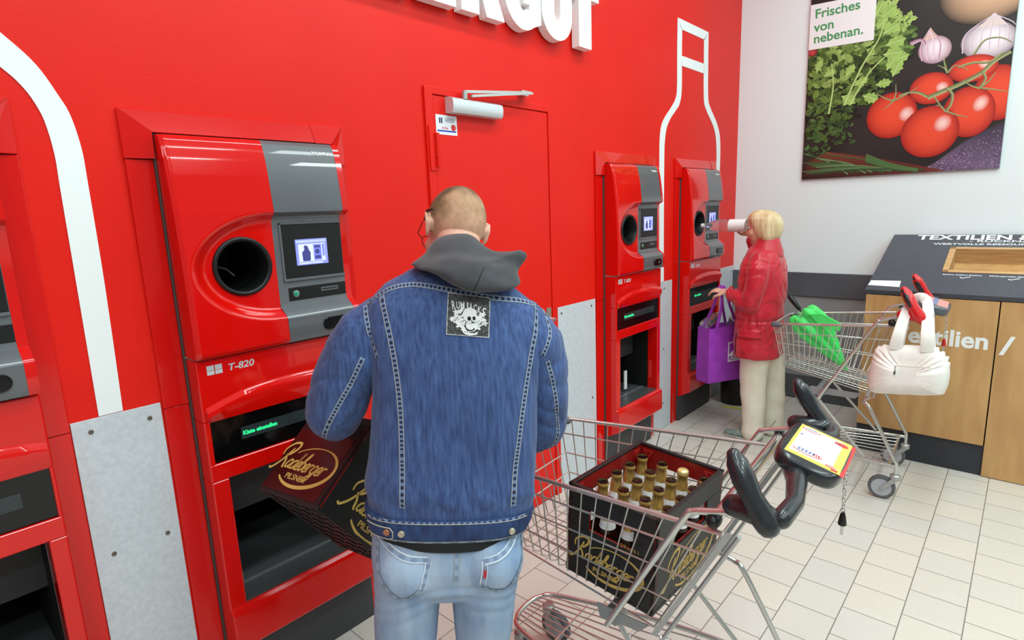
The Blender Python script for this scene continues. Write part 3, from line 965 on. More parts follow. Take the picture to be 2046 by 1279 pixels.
for pts in ([(1.12, 2.335), (1.06, 2.365), (1.007, 2.405)], [(1.12, 2.335), (1.13, 2.38), (1.125, 2.45)], [(1.12, 2.335), (1.09, 2.31), (1.06, 2.28)], [(1.12, 2.335), (1.18, 2.36), (1.26, 2.405)],
            [(1.43, 2.22), (1.49, 2.19), (1.555, 2.165)], [(1.43, 2.22), (1.40, 2.26), (1.37, 2.27)], [(1.60, 2.345), (1.67, 2.325), (1.745, 2.30)], [(1.60, 2.345), (1.55, 2.37), (1.51, 2.41)], [(1.60, 2.345), (1.645, 2.38), (1.675, 2.43)],
            [(1.42, 2.47), (1.40, 2.505), (1.36, 2.53)], [(1.42, 2.47), (1.46, 2.51), (1.53, 2.47)], [(1.42, 2.47), (1.395, 2.55), (1.40, 2.58)], [(1.55, 2.56), (1.60, 2.64), (1.68, 2.64), (1.74, 2.60)]):
    P.line(pts, (0.013, 0.004), stc, std)
P.build('printed_picture', po)
bx = MB().prism([(0.533, 2.79), (0.966, 2.775), (0.966, 3.09), (0.533, 3.11)], (0, PY - 0.0035, 0), X, Z, 0, 0.0008).build('caption_card', mat('caption_white', (240, 240, 242), 0.5), po)
GRN = mat('caption_green', (72, 152, 92), 0.5)
for tx, zz_ in (('Frisches', 3.008), ('von', 2.914), ('nebenan.', 2.832)):
    MB().text(tx, (0.565, PY - 0.0045, zz_), X, V((-0.045, 0, 1)), 0.062, 0, 0.0006, 0.018, xs=1.02).build('caption_lettering', GRN, bx)

# ================================================================ TEXTILE COLLECTION BOX
OAK = mat('oak_board', (200, 158, 104), 0.5, c2=(176, 130, 80), nscale=3.2, stretch=(4.5, 4.5, 0.8), ramp=(0.38, 0.78), detail=6, bump=0.03, bscale=60, bstretch=(9, 9, .6))
OAKE = mat('oak_edge', (206, 168, 118), 0.5, c2=(190, 146, 94), nscale=8, stretch=(1, 9, 9))
SLATE = mat('anthracite_board', (72, 75, 84), 0.45, c2=(66, 69, 78), nscale=30)
tb = thing('textile_collection_box', 'oak collection box with sloped dark lid lettered TEXTILIEN, against the white wall', 'collection box', (1.9, 4.65, 0))
bx0, bx1, by0, by1 = 1.20, 2.62, 4.21, YE - 0.03
def oakpanel(x0, x1, z0, z1):
    MB().box(x0, x1, by0, by0 + 0.02, z0, z1).build('oak_panel', OAK, tb, bevel=0.0015)
oakpanel(bx0, 1.856, 0.192, 1.055)
oakpanel(1.862, bx1, 0.004, 1.055)
MB().box(bx0, 1.862, by0 + 0.015, by1, 0, 0.19).box(bx0 + 0.005, bx1, by0 + 0.03, by1, 0, 0.03).build('box_plinth', mat('dark_plinth', (48, 50, 56), 0.6), tb)
for xx in (bx0, bx1 - 0.018):
    MB().prism([(by0 + 0.02, 0.19), (by1, 0.19), (by1, 1.35), (by0 + 0.02, 1.05)], (xx, 0, 0), Y, Z, 0, 0.018).build('side_panel', OAK, tb)
# sloped lid with opening
n0 = V((0, 4.198, 1.086)); n1 = V((0, by1, 1.086 + 0.339 * (by1 - 4.198)))
ev = (n1 - n0); Ls = ev.length; ev.normalize()
ox0, ox1, ov0, ov1 = 1.552, 2.30, 0.30, 0.70
lid = MB()
lo_ = n0
def slab(x0, x1, v0, v1): lid.prism([(x0, v0), (x1, v0), (x1, v1), (x0, v1)], lo_, X, ev, -0.028, 0)
slab(bx0 - 0.006, ox0, 0, Ls); slab(ox1, bx1 + .006, 0, Ls); slab(ox0, ox1, 0, ov0); slab(ox0, ox1, ov1, Ls)
lido = lid.build('sloped_lid', SLATE, tb)
fr = MB()
for a in ((ox0, ox0 + 0.032, ov0, ov1), (ox1 - 0.032, ox1, ov0, ov1), (ox0, ox1, ov0, ov0 + 0.032), (ox0, ox1, ov1 - 0.032, ov1)):
    fr.prism([(a[0], a[2]), (a[1], a[2]), (a[1], a[3]), (a[0], a[3])], lo_, X, ev, -0.10, 0.0035)
fr.build('opening_frame', OAKE, tb)
inn = MB()
q = lambda x, v, d: lo_ + X * x + ev * v + X.cross(ev) * d
inn.prism([(ox0 + .02, ov0 + .02), (ox1 - .02, ov0 + .02), (ox1 - .02, ov1 - 0.14), (ox0 + .02, ov1 - 0.14)], lo_, X, ev, -0.13, -0.115, 0)
inn.prism([(ox0 + .02, ov1 - .14), (ox1 - .02, ov1 - .14), (ox1 - .02, ov1 - 0.02), (ox0 + .02, ov1 - 0.02)], lo_, X, ev, -0.11, -0.10, 1)
inn.build('chute_lining', [mat('chute_black', (34, 34, 36), 0.5), OAK], tb)
LB_ = dict(t0=0, t1=0.0008)
MB().text('TEXTILIEN & SCHUHE', lo_ + X * 1.345 + ev * 0.838, X, ev, 0.078, bold=0.03, width=1.07, **LB_).build('lid_lettering', WHITE, lido)
MB().text('- RÜCKNAHMESTELLE -', lo_ + X * 1.64 + ev * 0.797, X, ev, 0.030, bold=0.022, xs=1.5, **LB_).build('lid_lettering', WHITE, lido)
MB().text('WERTVOLLE RESSOURCEN UND ROHSTOFFE', lo_ + X * 1.452 + ev * 0.745, X, ev, 0.026, bold=0.02, xs=1.25, **LB_).build('lid_lettering', WHITE, lido)
for x, tx in ((1.56, 'Saubere, tragbare Kleidung'), (1.785, 'Schuhe paarweise gebunden')):
    tl = MB()
    tl.text(tx, lo_ + X * x + ev * 0.262, X, ev, 0.014, bold=0.015, width=0.19, **LB_)
    tl.stroke([(x + 0.09, 0.235), (x + 0.10, 0.222), (x + 0.115, 0.232), (x + 0.14, 0.246)], 0.006, lo_, X, ev, 0, 0.0008)
    tl.build('lid_lettering', WHITE, lido)
MB().text('Textilien', (1.36, by0, 0.775), X, Z, 0.092, 0, 0.0015, 0.028, width=0.466).text('/', (1.882, by0, 0.757), X, Z, 0.098, 0, 0.0015, 0.035, shear=0.12).text('Schuhe', (1.985, by0, 0.765), X, Z, 0.092, 0, 0.0015, 0.028, xs=1.1).build('front_lettering', WHITE, tb)
MB().prism([(1.196, 0.066), (1.368, 0.058), (1.362, 0.146), (1.200, 0.137)], lo_, X, ev, 0.0002, 0.0012).build('paper_label', mat('paper_white', (232, 234, 238), 0.6), tb)
# ================================================================ BEER CRATES AND BOTTLES
CR_BLK = mat('crate_black', (20, 20, 20), 0.42, c2=(26, 26, 26), nscale=40)
CR_RED = mat('crate_red_inside', (138, 16, 16), 0.45)
CR_TRI = mat('crate_red_mark', (182, 44, 40), 0.45)
CR_MAR = mat('crate_maroon', (66, 14, 14), 0.25, c2=(56, 10, 11), nscale=14)
GOLD_INK = mat('gold_ink', (214, 176, 92), 0.4)
def script_logo(mb, o, u, v, w, dep=0.0008):
    """handwritten brand word with oval swash, w wide, centred on o"""
    k = w / 9.6
    o, u, v = V(o), V(u), V(v)
    def st_(pts, wd, x0=0, y0=0):
        q = [((x0 + x + 0.32 * (y + y0) - 4.9) * k, (y + y0 - 0.9) * k) for x, y in pts]
        mb.stroke(q, [a * k for a in wd] if isinstance(wd, list) else wd * k, o, u, v, 0.0002, dep, sub=5)
    st_([(-.95, -.35), (-.6, -.5), (-.1, .1), (.25, 1.0), (.5, 2.3)], [.2, .26, .24, .24, .2])
    st_([(-.55, 1.3), (-.75, 2.1), (-.1, 2.9), (.85, 3.0), (1.1, 2.35), (.65, 1.55), (.2, 1.35), (.75, .75), (1.1, .0), (1.35, -.1)], [.16, .2, .26, .3, .3, .26, .22, .26, .26, .14])
    x = 1.35
    bowl = [(.72, .82), (.42, 1.0), (.1, .68), (.08, .22), (.36, 0), (.66, .35)]
    for ch in 'adeberger':
        if ch == 'a': st_(bowl + [(.78, .98), (.72, .3), (.86, 0), (1.05, .2)], .2, x); x += .92
        if ch == 'd': st_(bowl + [(.95, 2.05), (.76, .6), (.84, .02), (1.05, .2)], .2, x); x += .94
        if ch == 'e': st_([(-.05, .25), (.42, .45), (.6, .8), (.38, 1.0), (.1, .6), (.18, .1), (.48, .0), (.8, .3)], .2, x); x += .7
        if ch == 'b': st_([(-.05, .3), (.3, 1.4), (.38, 2.05), (.18, 1.9), (.06, .7), (.22, .03), (.55, .2), (.6, .72), (.36, .95), (.75, .8)], .2, x); x += .72
        if ch == 'r': st_([(-.06, .25), (.16, 1.02), (.12, .5), (.10, .0)], .2, x); st_([(.10, .45), (.28, .90), (.50, .98), (.62, .84)], .2, x); x += .72
        if ch == 'g': st_(bowl + [(.78, .98), (.62, -.5), (.3, -1.0), (-.1, -.8), (.3, -.3), (.98, .25)], .2, x); x += .88
    n = 40
    pts, wds = [], []
    for i in range(n + 1):
        a = radians(196 + 300 * i / n)
        if i / n < 0.04: continue
        pts.append(((4.05 * cos(a) * 1.08 + .5) * k, (2.35 * sin(a) - .35) * k + 0.10 * 4.05 * cos(a) * k))
        t = i / n
        wds.append((0.12 + 0.34 * max(0, sin(pi * min(1, t * 1.25)))) * k)
    mb.stroke(pts, wds, o, u, v, 0.0002, dep, sub=1)
    mb.text('PILSNER', o + u * (-2.2 * k) + v * (-2.02 * k), u, v, 0.62 * k, 0.0002, dep, 0.01, width=3.6 * k)
    return mb

CW, CD, CHT = 0.30, 0.40, 0.295
def make_crate(label, mw, maroon=False, number=False):
    t = thing('beer_crate', label, 'crate', mw=mw)
    sh = MB()
    inn = MB()
    hw, hd, th = CW / 2, CD / 2, 0.011
    def wall(a, b, L, nrm):
        """wall from corner a along direction b (length L), outward normal nrm; window in the upper middle"""
        a, b, nrm = V(a), V(b), V(nrm)
        up = V((0, 0, 1))
        w0, w1, z0, z1 = L * 0.25, L * 0.75, 0.165, 0.232
        if maroon and nrm.y < 0:
            z0, z1 = 0.222, 0.262
        def pc(x0, x1, za, zb, q, d0, d1):
            q.prism([(x0, za), (x1, za), (x1, zb), (x0, zb)], a, b, up, d0, d1)
        for q, d0, d1 in ((sh, -th * 0.5, 0), (inn, -th, -th * 0.5)):
            pc(0, L, 0.004, z0, q, d0, d1); pc(0, L, z1, CHT - 0.006, q, d0, d1)
            pc(0, w0, z0, z1, q, d0, d1); pc(w1, L, z0, z1, q, d0, d1)
        pc(-0.0015, L + 0.0015, CHT - 0.008, CHT, sh, -th - 0.002, 0.0015)
        pc(0, L, 0, 0.012, sh, -th, 0.001)
    wall((-hw, -hd, 0), (1, 0, 0), CW, (0, -1, 0)); wall((hw, hd, 0), (-1, 0, 0), CW, (0, 1, 0))
    wall((hw, -hd, 0), (0, 1, 0), CD, (1, 0, 0)); wall((-hw, hd, 0), (0, -1, 0), CD, (-1, 0, 0))
    sh.box(-hw, hw, -hd, hd, 0.003, 0.008)
    for i in range(1, 4): sh.box(-hw + CW / 4 * i - .0015, -hw + CW / 4 * i + .0015, -hd + th, hd - th, 0.008, 0.12)
    for j in range(1, 5): sh.box(-hw + th, hw - th, -hd + CD / 5 * j - .0015, -hd + CD / 5 * j + .0015, 0.008, 0.12)
    for i in range(5):
        for j in range(7):
            sh.box(-hw + .02 + i * .057, -hw + .05 + i * .057, -hd + .02 + j * .055, -hd + .045 + j * .055, -0.001, 0.003)
    sh.build('crate_shell', CR_BLK, t, bevel=0.002, world=False)
    inn.build('crate_lining', CR_RED, t, world=False)
    def tri(o, u, v):
        q = MB(); s_ = 0.02
        q.band([(-s_, s_ * .7), (s_, s_ * .7), (0, -s_)], [(-s_ * .5, s_ * .42), (s_ * .5, s_ * .42), (0, -s_ * .45)], o, u, v, 0, 0.0012, closed=True)
        q.build('triangle_mark', CR_TRI, t, world=False)
    for x in (-0.11, 0.11): tri((x, hd - th, 0.262), (1, 0, 0), (0, 0, 1))
    for y in (-0.165, 0.165): tri((-hw + th, y, 0.262), (0, 1, 0), (0, 0, 1))
    if maroon:
        MB().prism([(0.006, 0.014), (CW - 0.022, 0.014), (CW - 0.022, 0.220), (0.006, 0.220)], (-hw, -hd, 0), X, Z, 0, 0.0016).build('maroon_print', CR_MAR, t, world=False)
        script_logo(MB(), (-0.008, -hd - 0.0016, 0.112), X, Z, 0.265).build('crate_lettering', GOLD_INK, t, world=False)
    else:
        script_logo(MB(), (0.0, -hd, 0.090), X, Z, 0.225).build('crate_lettering', GOLD_INK, t, world=False)
    script_logo(MB(), (hw, 0.02, 0.09), Y, Z, 0.28).build('crate_lettering', GOLD_INK, t, world=False)
    if number:
        MB().text('291051', (0.035, -hd, 0.168), X, Z, 0.010, 0, 0.0008, 0.01, width=0.06).build('crate_number', mat('dull_gold', (150, 120, 60), 0.5), t, world=False)
    for x, y in ((-0.12, -hd), (0.05, -hd), (0.12, -hd), (hw, -0.12), (hw, 0.1)):
        pass
    return t
crm = Matrix.Translation((1.132, 1.482, 0.556)) @ Matrix.Rotation(radians(-1.5), 4, 'Z') @ Matrix.Rotation(radians(4.0), 4, 'Y')
crate_cart = make_crate('black beer crate full of bottles standing in the shopping cart', crm, number=True)
cr = V((0.994, 0.086, 0.070)).normalized()
cu = V((-0.111, 0.781, 0.615))
cu = (cu - cr * cu.dot(cr)).normalized()
cl_ = cu.cross(cr)
co = V((0.5685, 0.7035, 0.8773)) - cr * 0.15 + cl_ * 0.2
hm = Matrix((cr, cl_, cu)).transposed().to_4x4()
hm.translation = co
crate_held = make_crate('tilted maroon and black beer crate held by the man in front of the machine', hm, maroon=True)

GLASS = mat('brown_bottle_glass', (38, 16, 8), 0.08, spec=0.6)
FOIL = mat('gold_foil', (206, 170, 98), 0.33, 0.55, c2=(186, 148, 78), nscale=60, bump=0.3, bscale=150)
NLAB = mat('white_neck_label', (236, 236, 236), 0.5)
b_root = thing('beer_bottle', 'x', 'bottle', (0, 0, 0), 'beer bottles in the crate')
MB().lathe([(0.02, 0.0), (0.0295, 0.004), (0.0305, 0.02), (0.0305, 0.125), (0.028, 0.145), (0.0215, 0.165), (0.0185, 0.18), (0.0135, 0.235), (0.0125, 0.2475), (0.011, 0.2475)], 18).build('glass_body', GLASS, b_root, smooth=60)
MB().lathe([(0.0185, 0.1885), (0.0165, 0.212), (0.0146, 0.234), (0.0166, 0.2355), (0.0172, 0.242), (0.0152, 0.2465), (0.0146, 0.2505), (0.0123, 0.2505), (0.0115, 0.245)], 18, caps=False).build('foil_collar', FOIL, b_root, smooth=60)
MB().lathe([(0.0228, 0.165), (0.0205, 0.178), (0.0188, 0.1895), (0.018, 0.1895)], 18, caps=False).build('neck_label', NLAB, b_root, smooth=60)
MB().lathe([(0.0, 0.2465), (0.0152, 0.2465), (0.0150, 0.2512), (0.0128, 0.2515), (0.0118, 0.2478), (0, 0.2476)], 16).build('black_mouth', GLOSSBLK, b_root, smooth=40)
cols_x = ['against the left crate wall', 'in second file from left crate wall', 'in third file from left crate wall', 'against the right crate wall']
rows_y = ['front row', 'second row', 'middle row', 'fourth row', 'back row']
first = True
for i in range(4):
    for j in range(5):
        m = crm @ Matrix.Translation((-CW / 2 + 0.0385 + i * 0.0743 , -CD / 2 + 0.0445 + j * 0.0778, 0.0085)) @ Matrix.Diagonal((1.08, 1.08, 1.025, 1))
        lab = 'gold-foiled beer bottle %s, %s' % (cols_x[i], rows_y[j])
        if (i, j) == (2, 4):
            lab = 'beer bottle with gold foil still over its cap, in the back row of the crate'
        if first:
            bt = b_root; bt.matrix_world = m; WM[bt] = m; bt['label'] = lab; first = False
        else:
            bt = dup(b_root, m, lab)
        if (i, j) == (2, 4):
            for ch in list(bt.children):
                if ch.name.startswith('black_mouth'):
                    bpy.data.objects.remove(ch)
            MB().lathe([(0.0166, 0.2425), (0.0172, 0.2475), (0.0165, 0.2525), (0.0135, 0.2555), (0.0, 0.256)], 18).build('foil_cap', mat('bright_gold_foil', (244, 222, 150), 0.3, 0.5), bt, smooth=60, world=False)

# ================================================================ SHOPPING CARTS
WIRE = mat('zinc_wire', (200, 198, 192), 0.3, 0.85)
ZINC = mat('zinc_tube', (206, 206, 202), 0.25, 0.85)
ZPLATE = mat('zinc_plate', (176, 178, 178), 0.4, 0.7)
TYRE = mat('grey_wheel', (172, 176, 182), 0.5)
TYRED = mat('dark_tyre', (92, 94, 98), 0.6)
HBLK = mat('black_grip', (34, 36, 40), 0.28, c2=(40, 43, 46), nscale=60, coat=0.3)
HGREY = mat('grey_lock_housing', (84, 88, 96), 0.3, coat=0.3)
HRED = mat('red_grip', (206, 32, 34), 0.3, coat=0.3)
CHROME = mat('chrome_links', (210, 210, 206), 0.18, 0.95)

def make_cart(label, mw, nose, gate_b, wr, wn, zr, zn, zb, zbn, xbn, wb, wbn, grip, tip, lock_y, gy=0.325, na=16, fw=(-0.85, 0.10)):
    t = thing('shopping_cart', label, 'shopping cart', mw=mw)
    s = mw.to_scale().z
    kw = dict(world=False)
    XR = -0.08
    def side(sy, a, b):
        T = V((XR + (nose - XR) * a, sy * (wr + (wn - wr) * a), zr + (zn - zr) * a))
        B = V((gate_b + (xbn - gate_b) * a, sy * (wb + (wbn - wb) * a), zb + (zbn - zb) * a))
        return B + (T - B) * b
    bk = MB()
    wr_ = 0.0022
    for i in range(na + 1):
        a = i / na
        pts = [side(-1, a, 1), side(-1, a, 0.06), side(-1, a, 0) * 0.93 + side(1, a, 0) * 0.07, side(1, a, 0) * 0.93 + side(-1, a, 0) * 0.07, side(1, a, 0.06), side(1, a, 1)]
        bk.tube(pts, wr_, 6)
    for sy in (-1, 1):
        for b, r in ((0.0, 0.003), (0.30, 0.0026), (0.55, 0.0026), (0.80, 0.003)):
            bk.tube([side(sy, 0, b), side(sy, 0.5, b), side(sy, 1, b)], r, 6)
    nb = 9
    for j in range(1, nb):
        f = j / nb
        bk.tube([side(-1, 0, 0) * (1 - f) + side(1, 0, 0) * f, side(-1, 1, 0) * (1 - f) + side(1, 1, 0) * f], 0.0022, 6)
        bk.tube([side(-1, 1, 0) * (1 - f) + side(1, 1, 0) * f, side(-1, 1, 1) * (1 - f) + side(1, 1, 1) * f], 0.0022, 6)
    for b in (0.30, 0.55, 0.80):
        bk.tube([side(-1, 1, b), side(1, 1, b)], 0.0026, 6)
    bk.build('wire_basket', WIRE, t, smooth=60, **kw)
    rm = MB()
    rm.tube([side(-1, 0, 1), side(-1, .5, 1), side(-1, .96, 1), side(-1, 1, 1) * .85 + side(1, 1, 1) * .15, side(-1, 1, 1) * .15 + side(1, 1, 1) * .85, side(1, .96, 1), side(1, .5, 1), side(1, 0, 1)], 0.0068, 10)
    rm.build('basket_rim', mat('worn_rim', (196, 184, 180), 0.35, 0.7, c2=(190, 130, 124), nscale=14, ramp=(0.5, 0.8)), t, smooth=60, **kw)
    for sy in (-1, 1):
        p = side(sy, 1, 0.94)
        MB().limb([p + V((0.03, 0, 0.012)), p + V((-0.006, 0, 0.012)), p + V((-0.004, -sy * 0.03, 0.012))], [0.015, 0.016, 0.014], 10).build('corner_bumper', TYRED, t, smooth=60, **kw)
    # hinged rear gate
    g = MB()
    for i in range(17):
        f = i / 16
        g.tube([side(-1, 0, 0.02) * (1 - f) + side(1, 0, 0.02) * f, side(-1, 0, .97) * (1 - f) + side(1, 0, .97) * f], 0.0021, 6)
    for b in (0.0, 0.22, 0.5, 0.78, 0.97):
        g.tube([side(-1, 0, b), side(1, 0, b)], 0.003, 6)
    g.build('rear_gate', WIRE, t, smooth=60, **kw)
    for sy in (-1, 1):
        q = MB()
        e0, e1 = side(sy, 0, 1.03) + V((0.012, sy * 0.008, 0)), side(sy, 0, -0.05) + V((0.012, sy * 0.008, 0))
        d = (e1 - e0) / 2
        q.obox((e0 + e1) / 2, d, V((0.008, 0, 0)), V((0, 0.004, 0)))
        q.tube([e0 + V((0.022, 0, 0.0)), e1 + V((0.026, 0, 0))], 0.006, 8)
        q.build('rear_post', ZPLATE, t, smooth=40, **kw)
        # support tube from the handle, forward, then down to the chassis
        lp = MB()
        hy = sy * (wr + 0.005)
        q_ = [V((0.0, hy, 0.985)), V((-0.10, hy, 0.955)), V((-0.150, hy, 0.940)), V((-0.172, hy, 0.915)), V((-0.28, sy * (wr - .02), 0.72)), V((-0.415, sy * (wb + .012), 0.475))]
        lp.tube(spline([tuple(p) for p in q_], 4), 0.0085, 10)
        lp.build('support_tube', ZINC, t, smooth=60, **kw)
        # legs
        lg = MB()
        lg.tube(spline([(gate_b + .02, sy * (wb + .005), zb - .02), (-0.20, sy * (wb - 0.0), 0.495), (-0.165, sy * .225, 0.47), (-0.045, sy * .24, 0.235), (-0.028, sy * .24, 0.20), (-0.028, sy * .24, 0.125)], 5), 0.009, 10)
        lg.tube(spline([(-0.40, sy * (wb - .01), 0.50), (-0.405, sy * .2, 0.48), (-0.395, sy * .2, 0.45), (-0.175, sy * .225, 0.20)], 5), 0.008, 10)
        lg.build('leg', ZINC, t, smooth=60, **kw)
    ud = MB()
    for sy in (-1, 1):
        ud.prism([(gate_b - .02, zb - .012), (-0.46, zb - .008), (-0.45, zb - .05), (-0.40, zb - .062), (-0.38, zb - .045), (gate_b - .05, zb - .045)], (0, sy * (wb - 0.012), 0), X, Z, 0, 0.003)
    ud.box(-0.44, -0.41, -wb + .012, wb - .012, zb - 0.035, zb - 0.031)
    ud.build('under_plate', mat('dull_zinc_plate', (150, 152, 154), 0.5, 0.5), t, **kw)
    # lower tray
    tr = MB()
    fx, fy = fw
    for sy in (-1, 1):
        tr.tube(spline([(-0.03, sy * .24, 0.185), (-0.40, sy * .21, 0.182), (fx + .05, sy * (fy + .035), 0.175), (fx - 0.03, sy * (fy - .02), 0.172), (fx - 0.045, 0, 0.172)], 6), 0.009, 10)
    tr.tube([(-0.06, -.235, 0.185), (-0.06, .235, 0.185)], 0.008, 8)
    for i in range(9):
        f = -1 + 2 * i / 8
        tr.tube([(-0.06, f * .225, 0.192), (fx - 0.02, f * fy * .9, 0.182)], 0.0028, 6)
    for xx in (-0.25, -0.5, -0.7):
        wv = .235 + (fy - .235) * (xx + .03) / (fx + .03)
        tr.tube([(xx, -wv, 0.187), (xx, wv, 0.187)], 0.0035, 6)
    tr.build('lower_tray', ZINC, t, smooth=60, **kw)
    # casters
    for cx, cy, r in ((-0.028, -.24, .062), (-0.028, .24, .062), (fx, -fy, .062), (fx, fy, .062)):
        ox = -0.055 if cx > -0.1 else 0.035
        cs = MB()
        cs.lathe([(0.022, 0.115), (0.024, 0.12), (0.024, 0.138), (0.018, 0.143)], 16, (cx, cy, 0))
        for sy in (-1, 1):
            cs.prism([(-0.016, 0.118), (0.016, 0.118), (ox + 0.010, 0.055), (ox - 0.010, 0.055)], (cx, cy + sy * 0.019 + 0.0015, 0), X, Z, 0, 0.003)
        cs.tube([(cx + ox, cy - 0.024, r), (cx + ox, cy + 0.024, r)], 0.006, 8)
        co_ = cs.build('caster', ZPLATE, t, smooth=35, **kw)
        wl = MB()
        wl.lathe([(r - 0.016, -0.013), (r - 0.004, -0.014), (r, -0.009), (r, 0.009), (r - 0.004, 0.014), (r - 0.016, 0.013)], 28, (cx + ox, cy, r), Y, 1, caps=False)
        wl.lathe([(0.008, -0.0145), (0.03, -0.010), (r - 0.015, -0.0125), (r - 0.015, 0.0125), (0.03, 0.010), (0.008, 0.0145)], 28, (cx + ox, cy, r), Y, 0)
        wl.build('wheel', [TYRE, TYRED], co_, smooth=40, **kw)
    # handle
    hb_ = MB()
    hb_.tube([(-0.10, -wr + .01, 0.932), (-0.10, wr - .01, 0.932)], 0.0145, 14)
    hb_.build('cross_bar', CHROME, t, smooth=60, **kw)
    for sy in (-1, 1):
        MB().limb([(-0.10, sy * (wr - .005), 0.932), (-0.10, sy * (wr + .008), 0.932)], [0.017, 0.017], 12).build('bar_end_cap', BLACK, t, smooth=60, **kw)
    for sy in (-1, 1):
        gp = MB()
        y = sy * gy
        gp.limb([(0.024, y, 0.972), (0.010, y, 0.990), (-0.012, y, 1.028), (-0.032, y - sy * .006, 1.062), (-0.050, y - sy * .012, 1.095), (-0.058, y - sy * .014, 1.110)],
                [(.026, .033), (.028, .032), (.022, .027), (.026, .030), (.023, .026), (.015, .018)], 16, up=(0, 1, 0))
        go = gp.build('handle_grip', grip, t, smooth=70, **kw)
        sv = MB()
        sv.limb([(0.015, y - sy * .012, 0.985), (-0.02, y - sy * .018, 0.985), (-0.055, y - sy * .02, 0.985)], [0.028, 0.028, 0.026], 16)
        sv.build('grip_sleeve', grip, go, smooth=60, **kw)
        if tip is not grip:
            MB().limb([(-0.020, y - sy * .004, 1.032), (-0.042, y - sy * .008, 1.075), (-0.058, y - sy * .013, 1.102)], [(.017, .031), (.019, .033), (.014, .022)], 14, up=(0, 1, 0)).build('grip_pad', tip, go, smooth=70, **kw)
    lk = MB()
    hc = HBLK if grip is HBLK else HGREY
    for sy in (-1, 1):
        e = lock_y + sy * 0.10
        lk.limb([(0.045, sy * gy * .93, 0.983), (0.052, sy * gy * .93 + (e - sy * gy * .93) * .35, 0.982), (0.036, sy * gy * .93 + (e - sy * gy * .93) * .7, 0.988), (0.012, e, 0.992)],
                [(.021, .023), (.020, .021), (.024, .021), (.030, .018)], 14)
    # lock housing: a slab sloping down towards the user
    c0 = V((0.04, lock_y, 1.0)); ax = V((0.92, 0, -0.28)).normalized(); ay = V((0, 1, 0)); az = ax.cross(ay)
    out = []
    hx, hy2 = 0.082, 0.135
    for i in range(32):
        a = 2 * pi * i / 32
        ca, sa = cos(a), sin(a)
        out.append((hx * abs(ca) ** .45 * (1 if ca > 0 else -1), hy2 * abs(sa) ** .45 * (1 if sa > 0 else -1)))
    rings = []
    for d, k in ((-0.026, .86), (-0.022, .95), (-0.012, 1), (0.010, 1), (0.017, .97), (0.020, .9)):
        rings.append([c0 + ax * (x * k) + ay * (y * k) + az * d for x, y in out])
    lk.loft(rings)
    lo2 = lk.build('coin_lock', hc, t, smooth=50, **kw)
    lb = MB()
    lw, lh = 0.072, 0.105
    top = 0.0203
    def pan(x0, x1, y0, y1, d, mi):
        lb.prism([(x0, y0), (x1, y0), (x1, y1), (x0, y1)], c0 + az * (top + d * 2), ax, ay, 0, 0.0005, mi)
    if grip is HBLK:
        pan(-.060, lw, -lh, lh, 0, 0); pan(-.052, .052, -.088, .092, .0004, 1); pan(lw, lw + .010, -lh, lh, -0.001, 2)
        def oval(cx, cy, rx, ry, d, mi):
            lb.prism([(cx + rx * cos(2 * pi * k / 22), cy + ry * sin(2 * pi * k / 22)) for k in range(22)], c0 + az * (top + d * 2), ax, ay, 0, 0.0005, mi)
        oval(-.03, .082, .024, .012, .0008, 2); oval(-.03, .082, .022, .010, .0011, 1)
        oval(-.012, -.064, .036, .016, .0008, 2); oval(-.012, -.064, .034, .014, .0011, 1)
        for k in range(5): pan(-.036 + k * .009, -.030 + k * .009, -.072, -.056, .0014, 3)
        for k in range(3): pan(.002 + k * .006, .006 + k * .006, -.071, -.058, .0014, 2)
        pan(-.045, -.015, .079, .084, .0014, 3); oval(.048, .075, .018, .012, .0004, 2); pan(.035, .06, -.09, -.078, .0004, 4); pan(.05, .066, -.1, -.09, .0004, 2)
        pan(.056, .07, -.06, .06, .0004, 0); pan(-.05, -.042, .03, .036, .0008, 3)
    else:
        pan(-0.03, lw - .005, -lh, lh, 0, 4); pan(.0, .022, -.1, .1, .0004, 3)
    lb.build('lock_label', [mat('label_yellow', (244, 222, 96), 0.4), mat('label_white', (242, 242, 240), 0.4), mat('label_red', (214, 58, 54), 0.4), mat('label_blue', (120, 130, 170), 0.4), mat('label_pink', (226, 150, 140), 0.4)], lo2, **kw)
    ch = MB()
    cp0 = V((0.105, lock_y + 0.095, 0.968))
    nl = 11
    for k in range(nl):
        c = cp0 - V((0, 0, 0.0095 + k * 0.0148))
        a = radians(45 + 90 * (k % 2))
        e = V((cos(a), sin(a), 0))
        ch.tube([c + e * (0.0048 * cos(q)) + V((0, 0, 0.0098 * sin(q))) for q in [2 * pi * i / 12 for i in range(12)]], 0.0016, 6, closed=True)
    cho = ch.build('lock_chain', CHROME, t, smooth=60, **kw)
    kz = cp0.z - nl * 0.0148 - 0.012
    kp = MB()
    kp.lathe([(0.005, kz + .012), (0.008, kz), (0.0115, kz - 0.022), (0.010, kz - 0.026)], 12, (cp0.x, cp0.y, 0))
    kp.obox((cp0.x, cp0.y, kz - 0.04), (0.004, 0, 0), (0, 0.0012, 0), (0, 0, 0.016), 1)
    kp.build('chain_key', [BLACK if grip is HBLK else HRED, CHROME], cho, smooth=40, **kw)
    return t

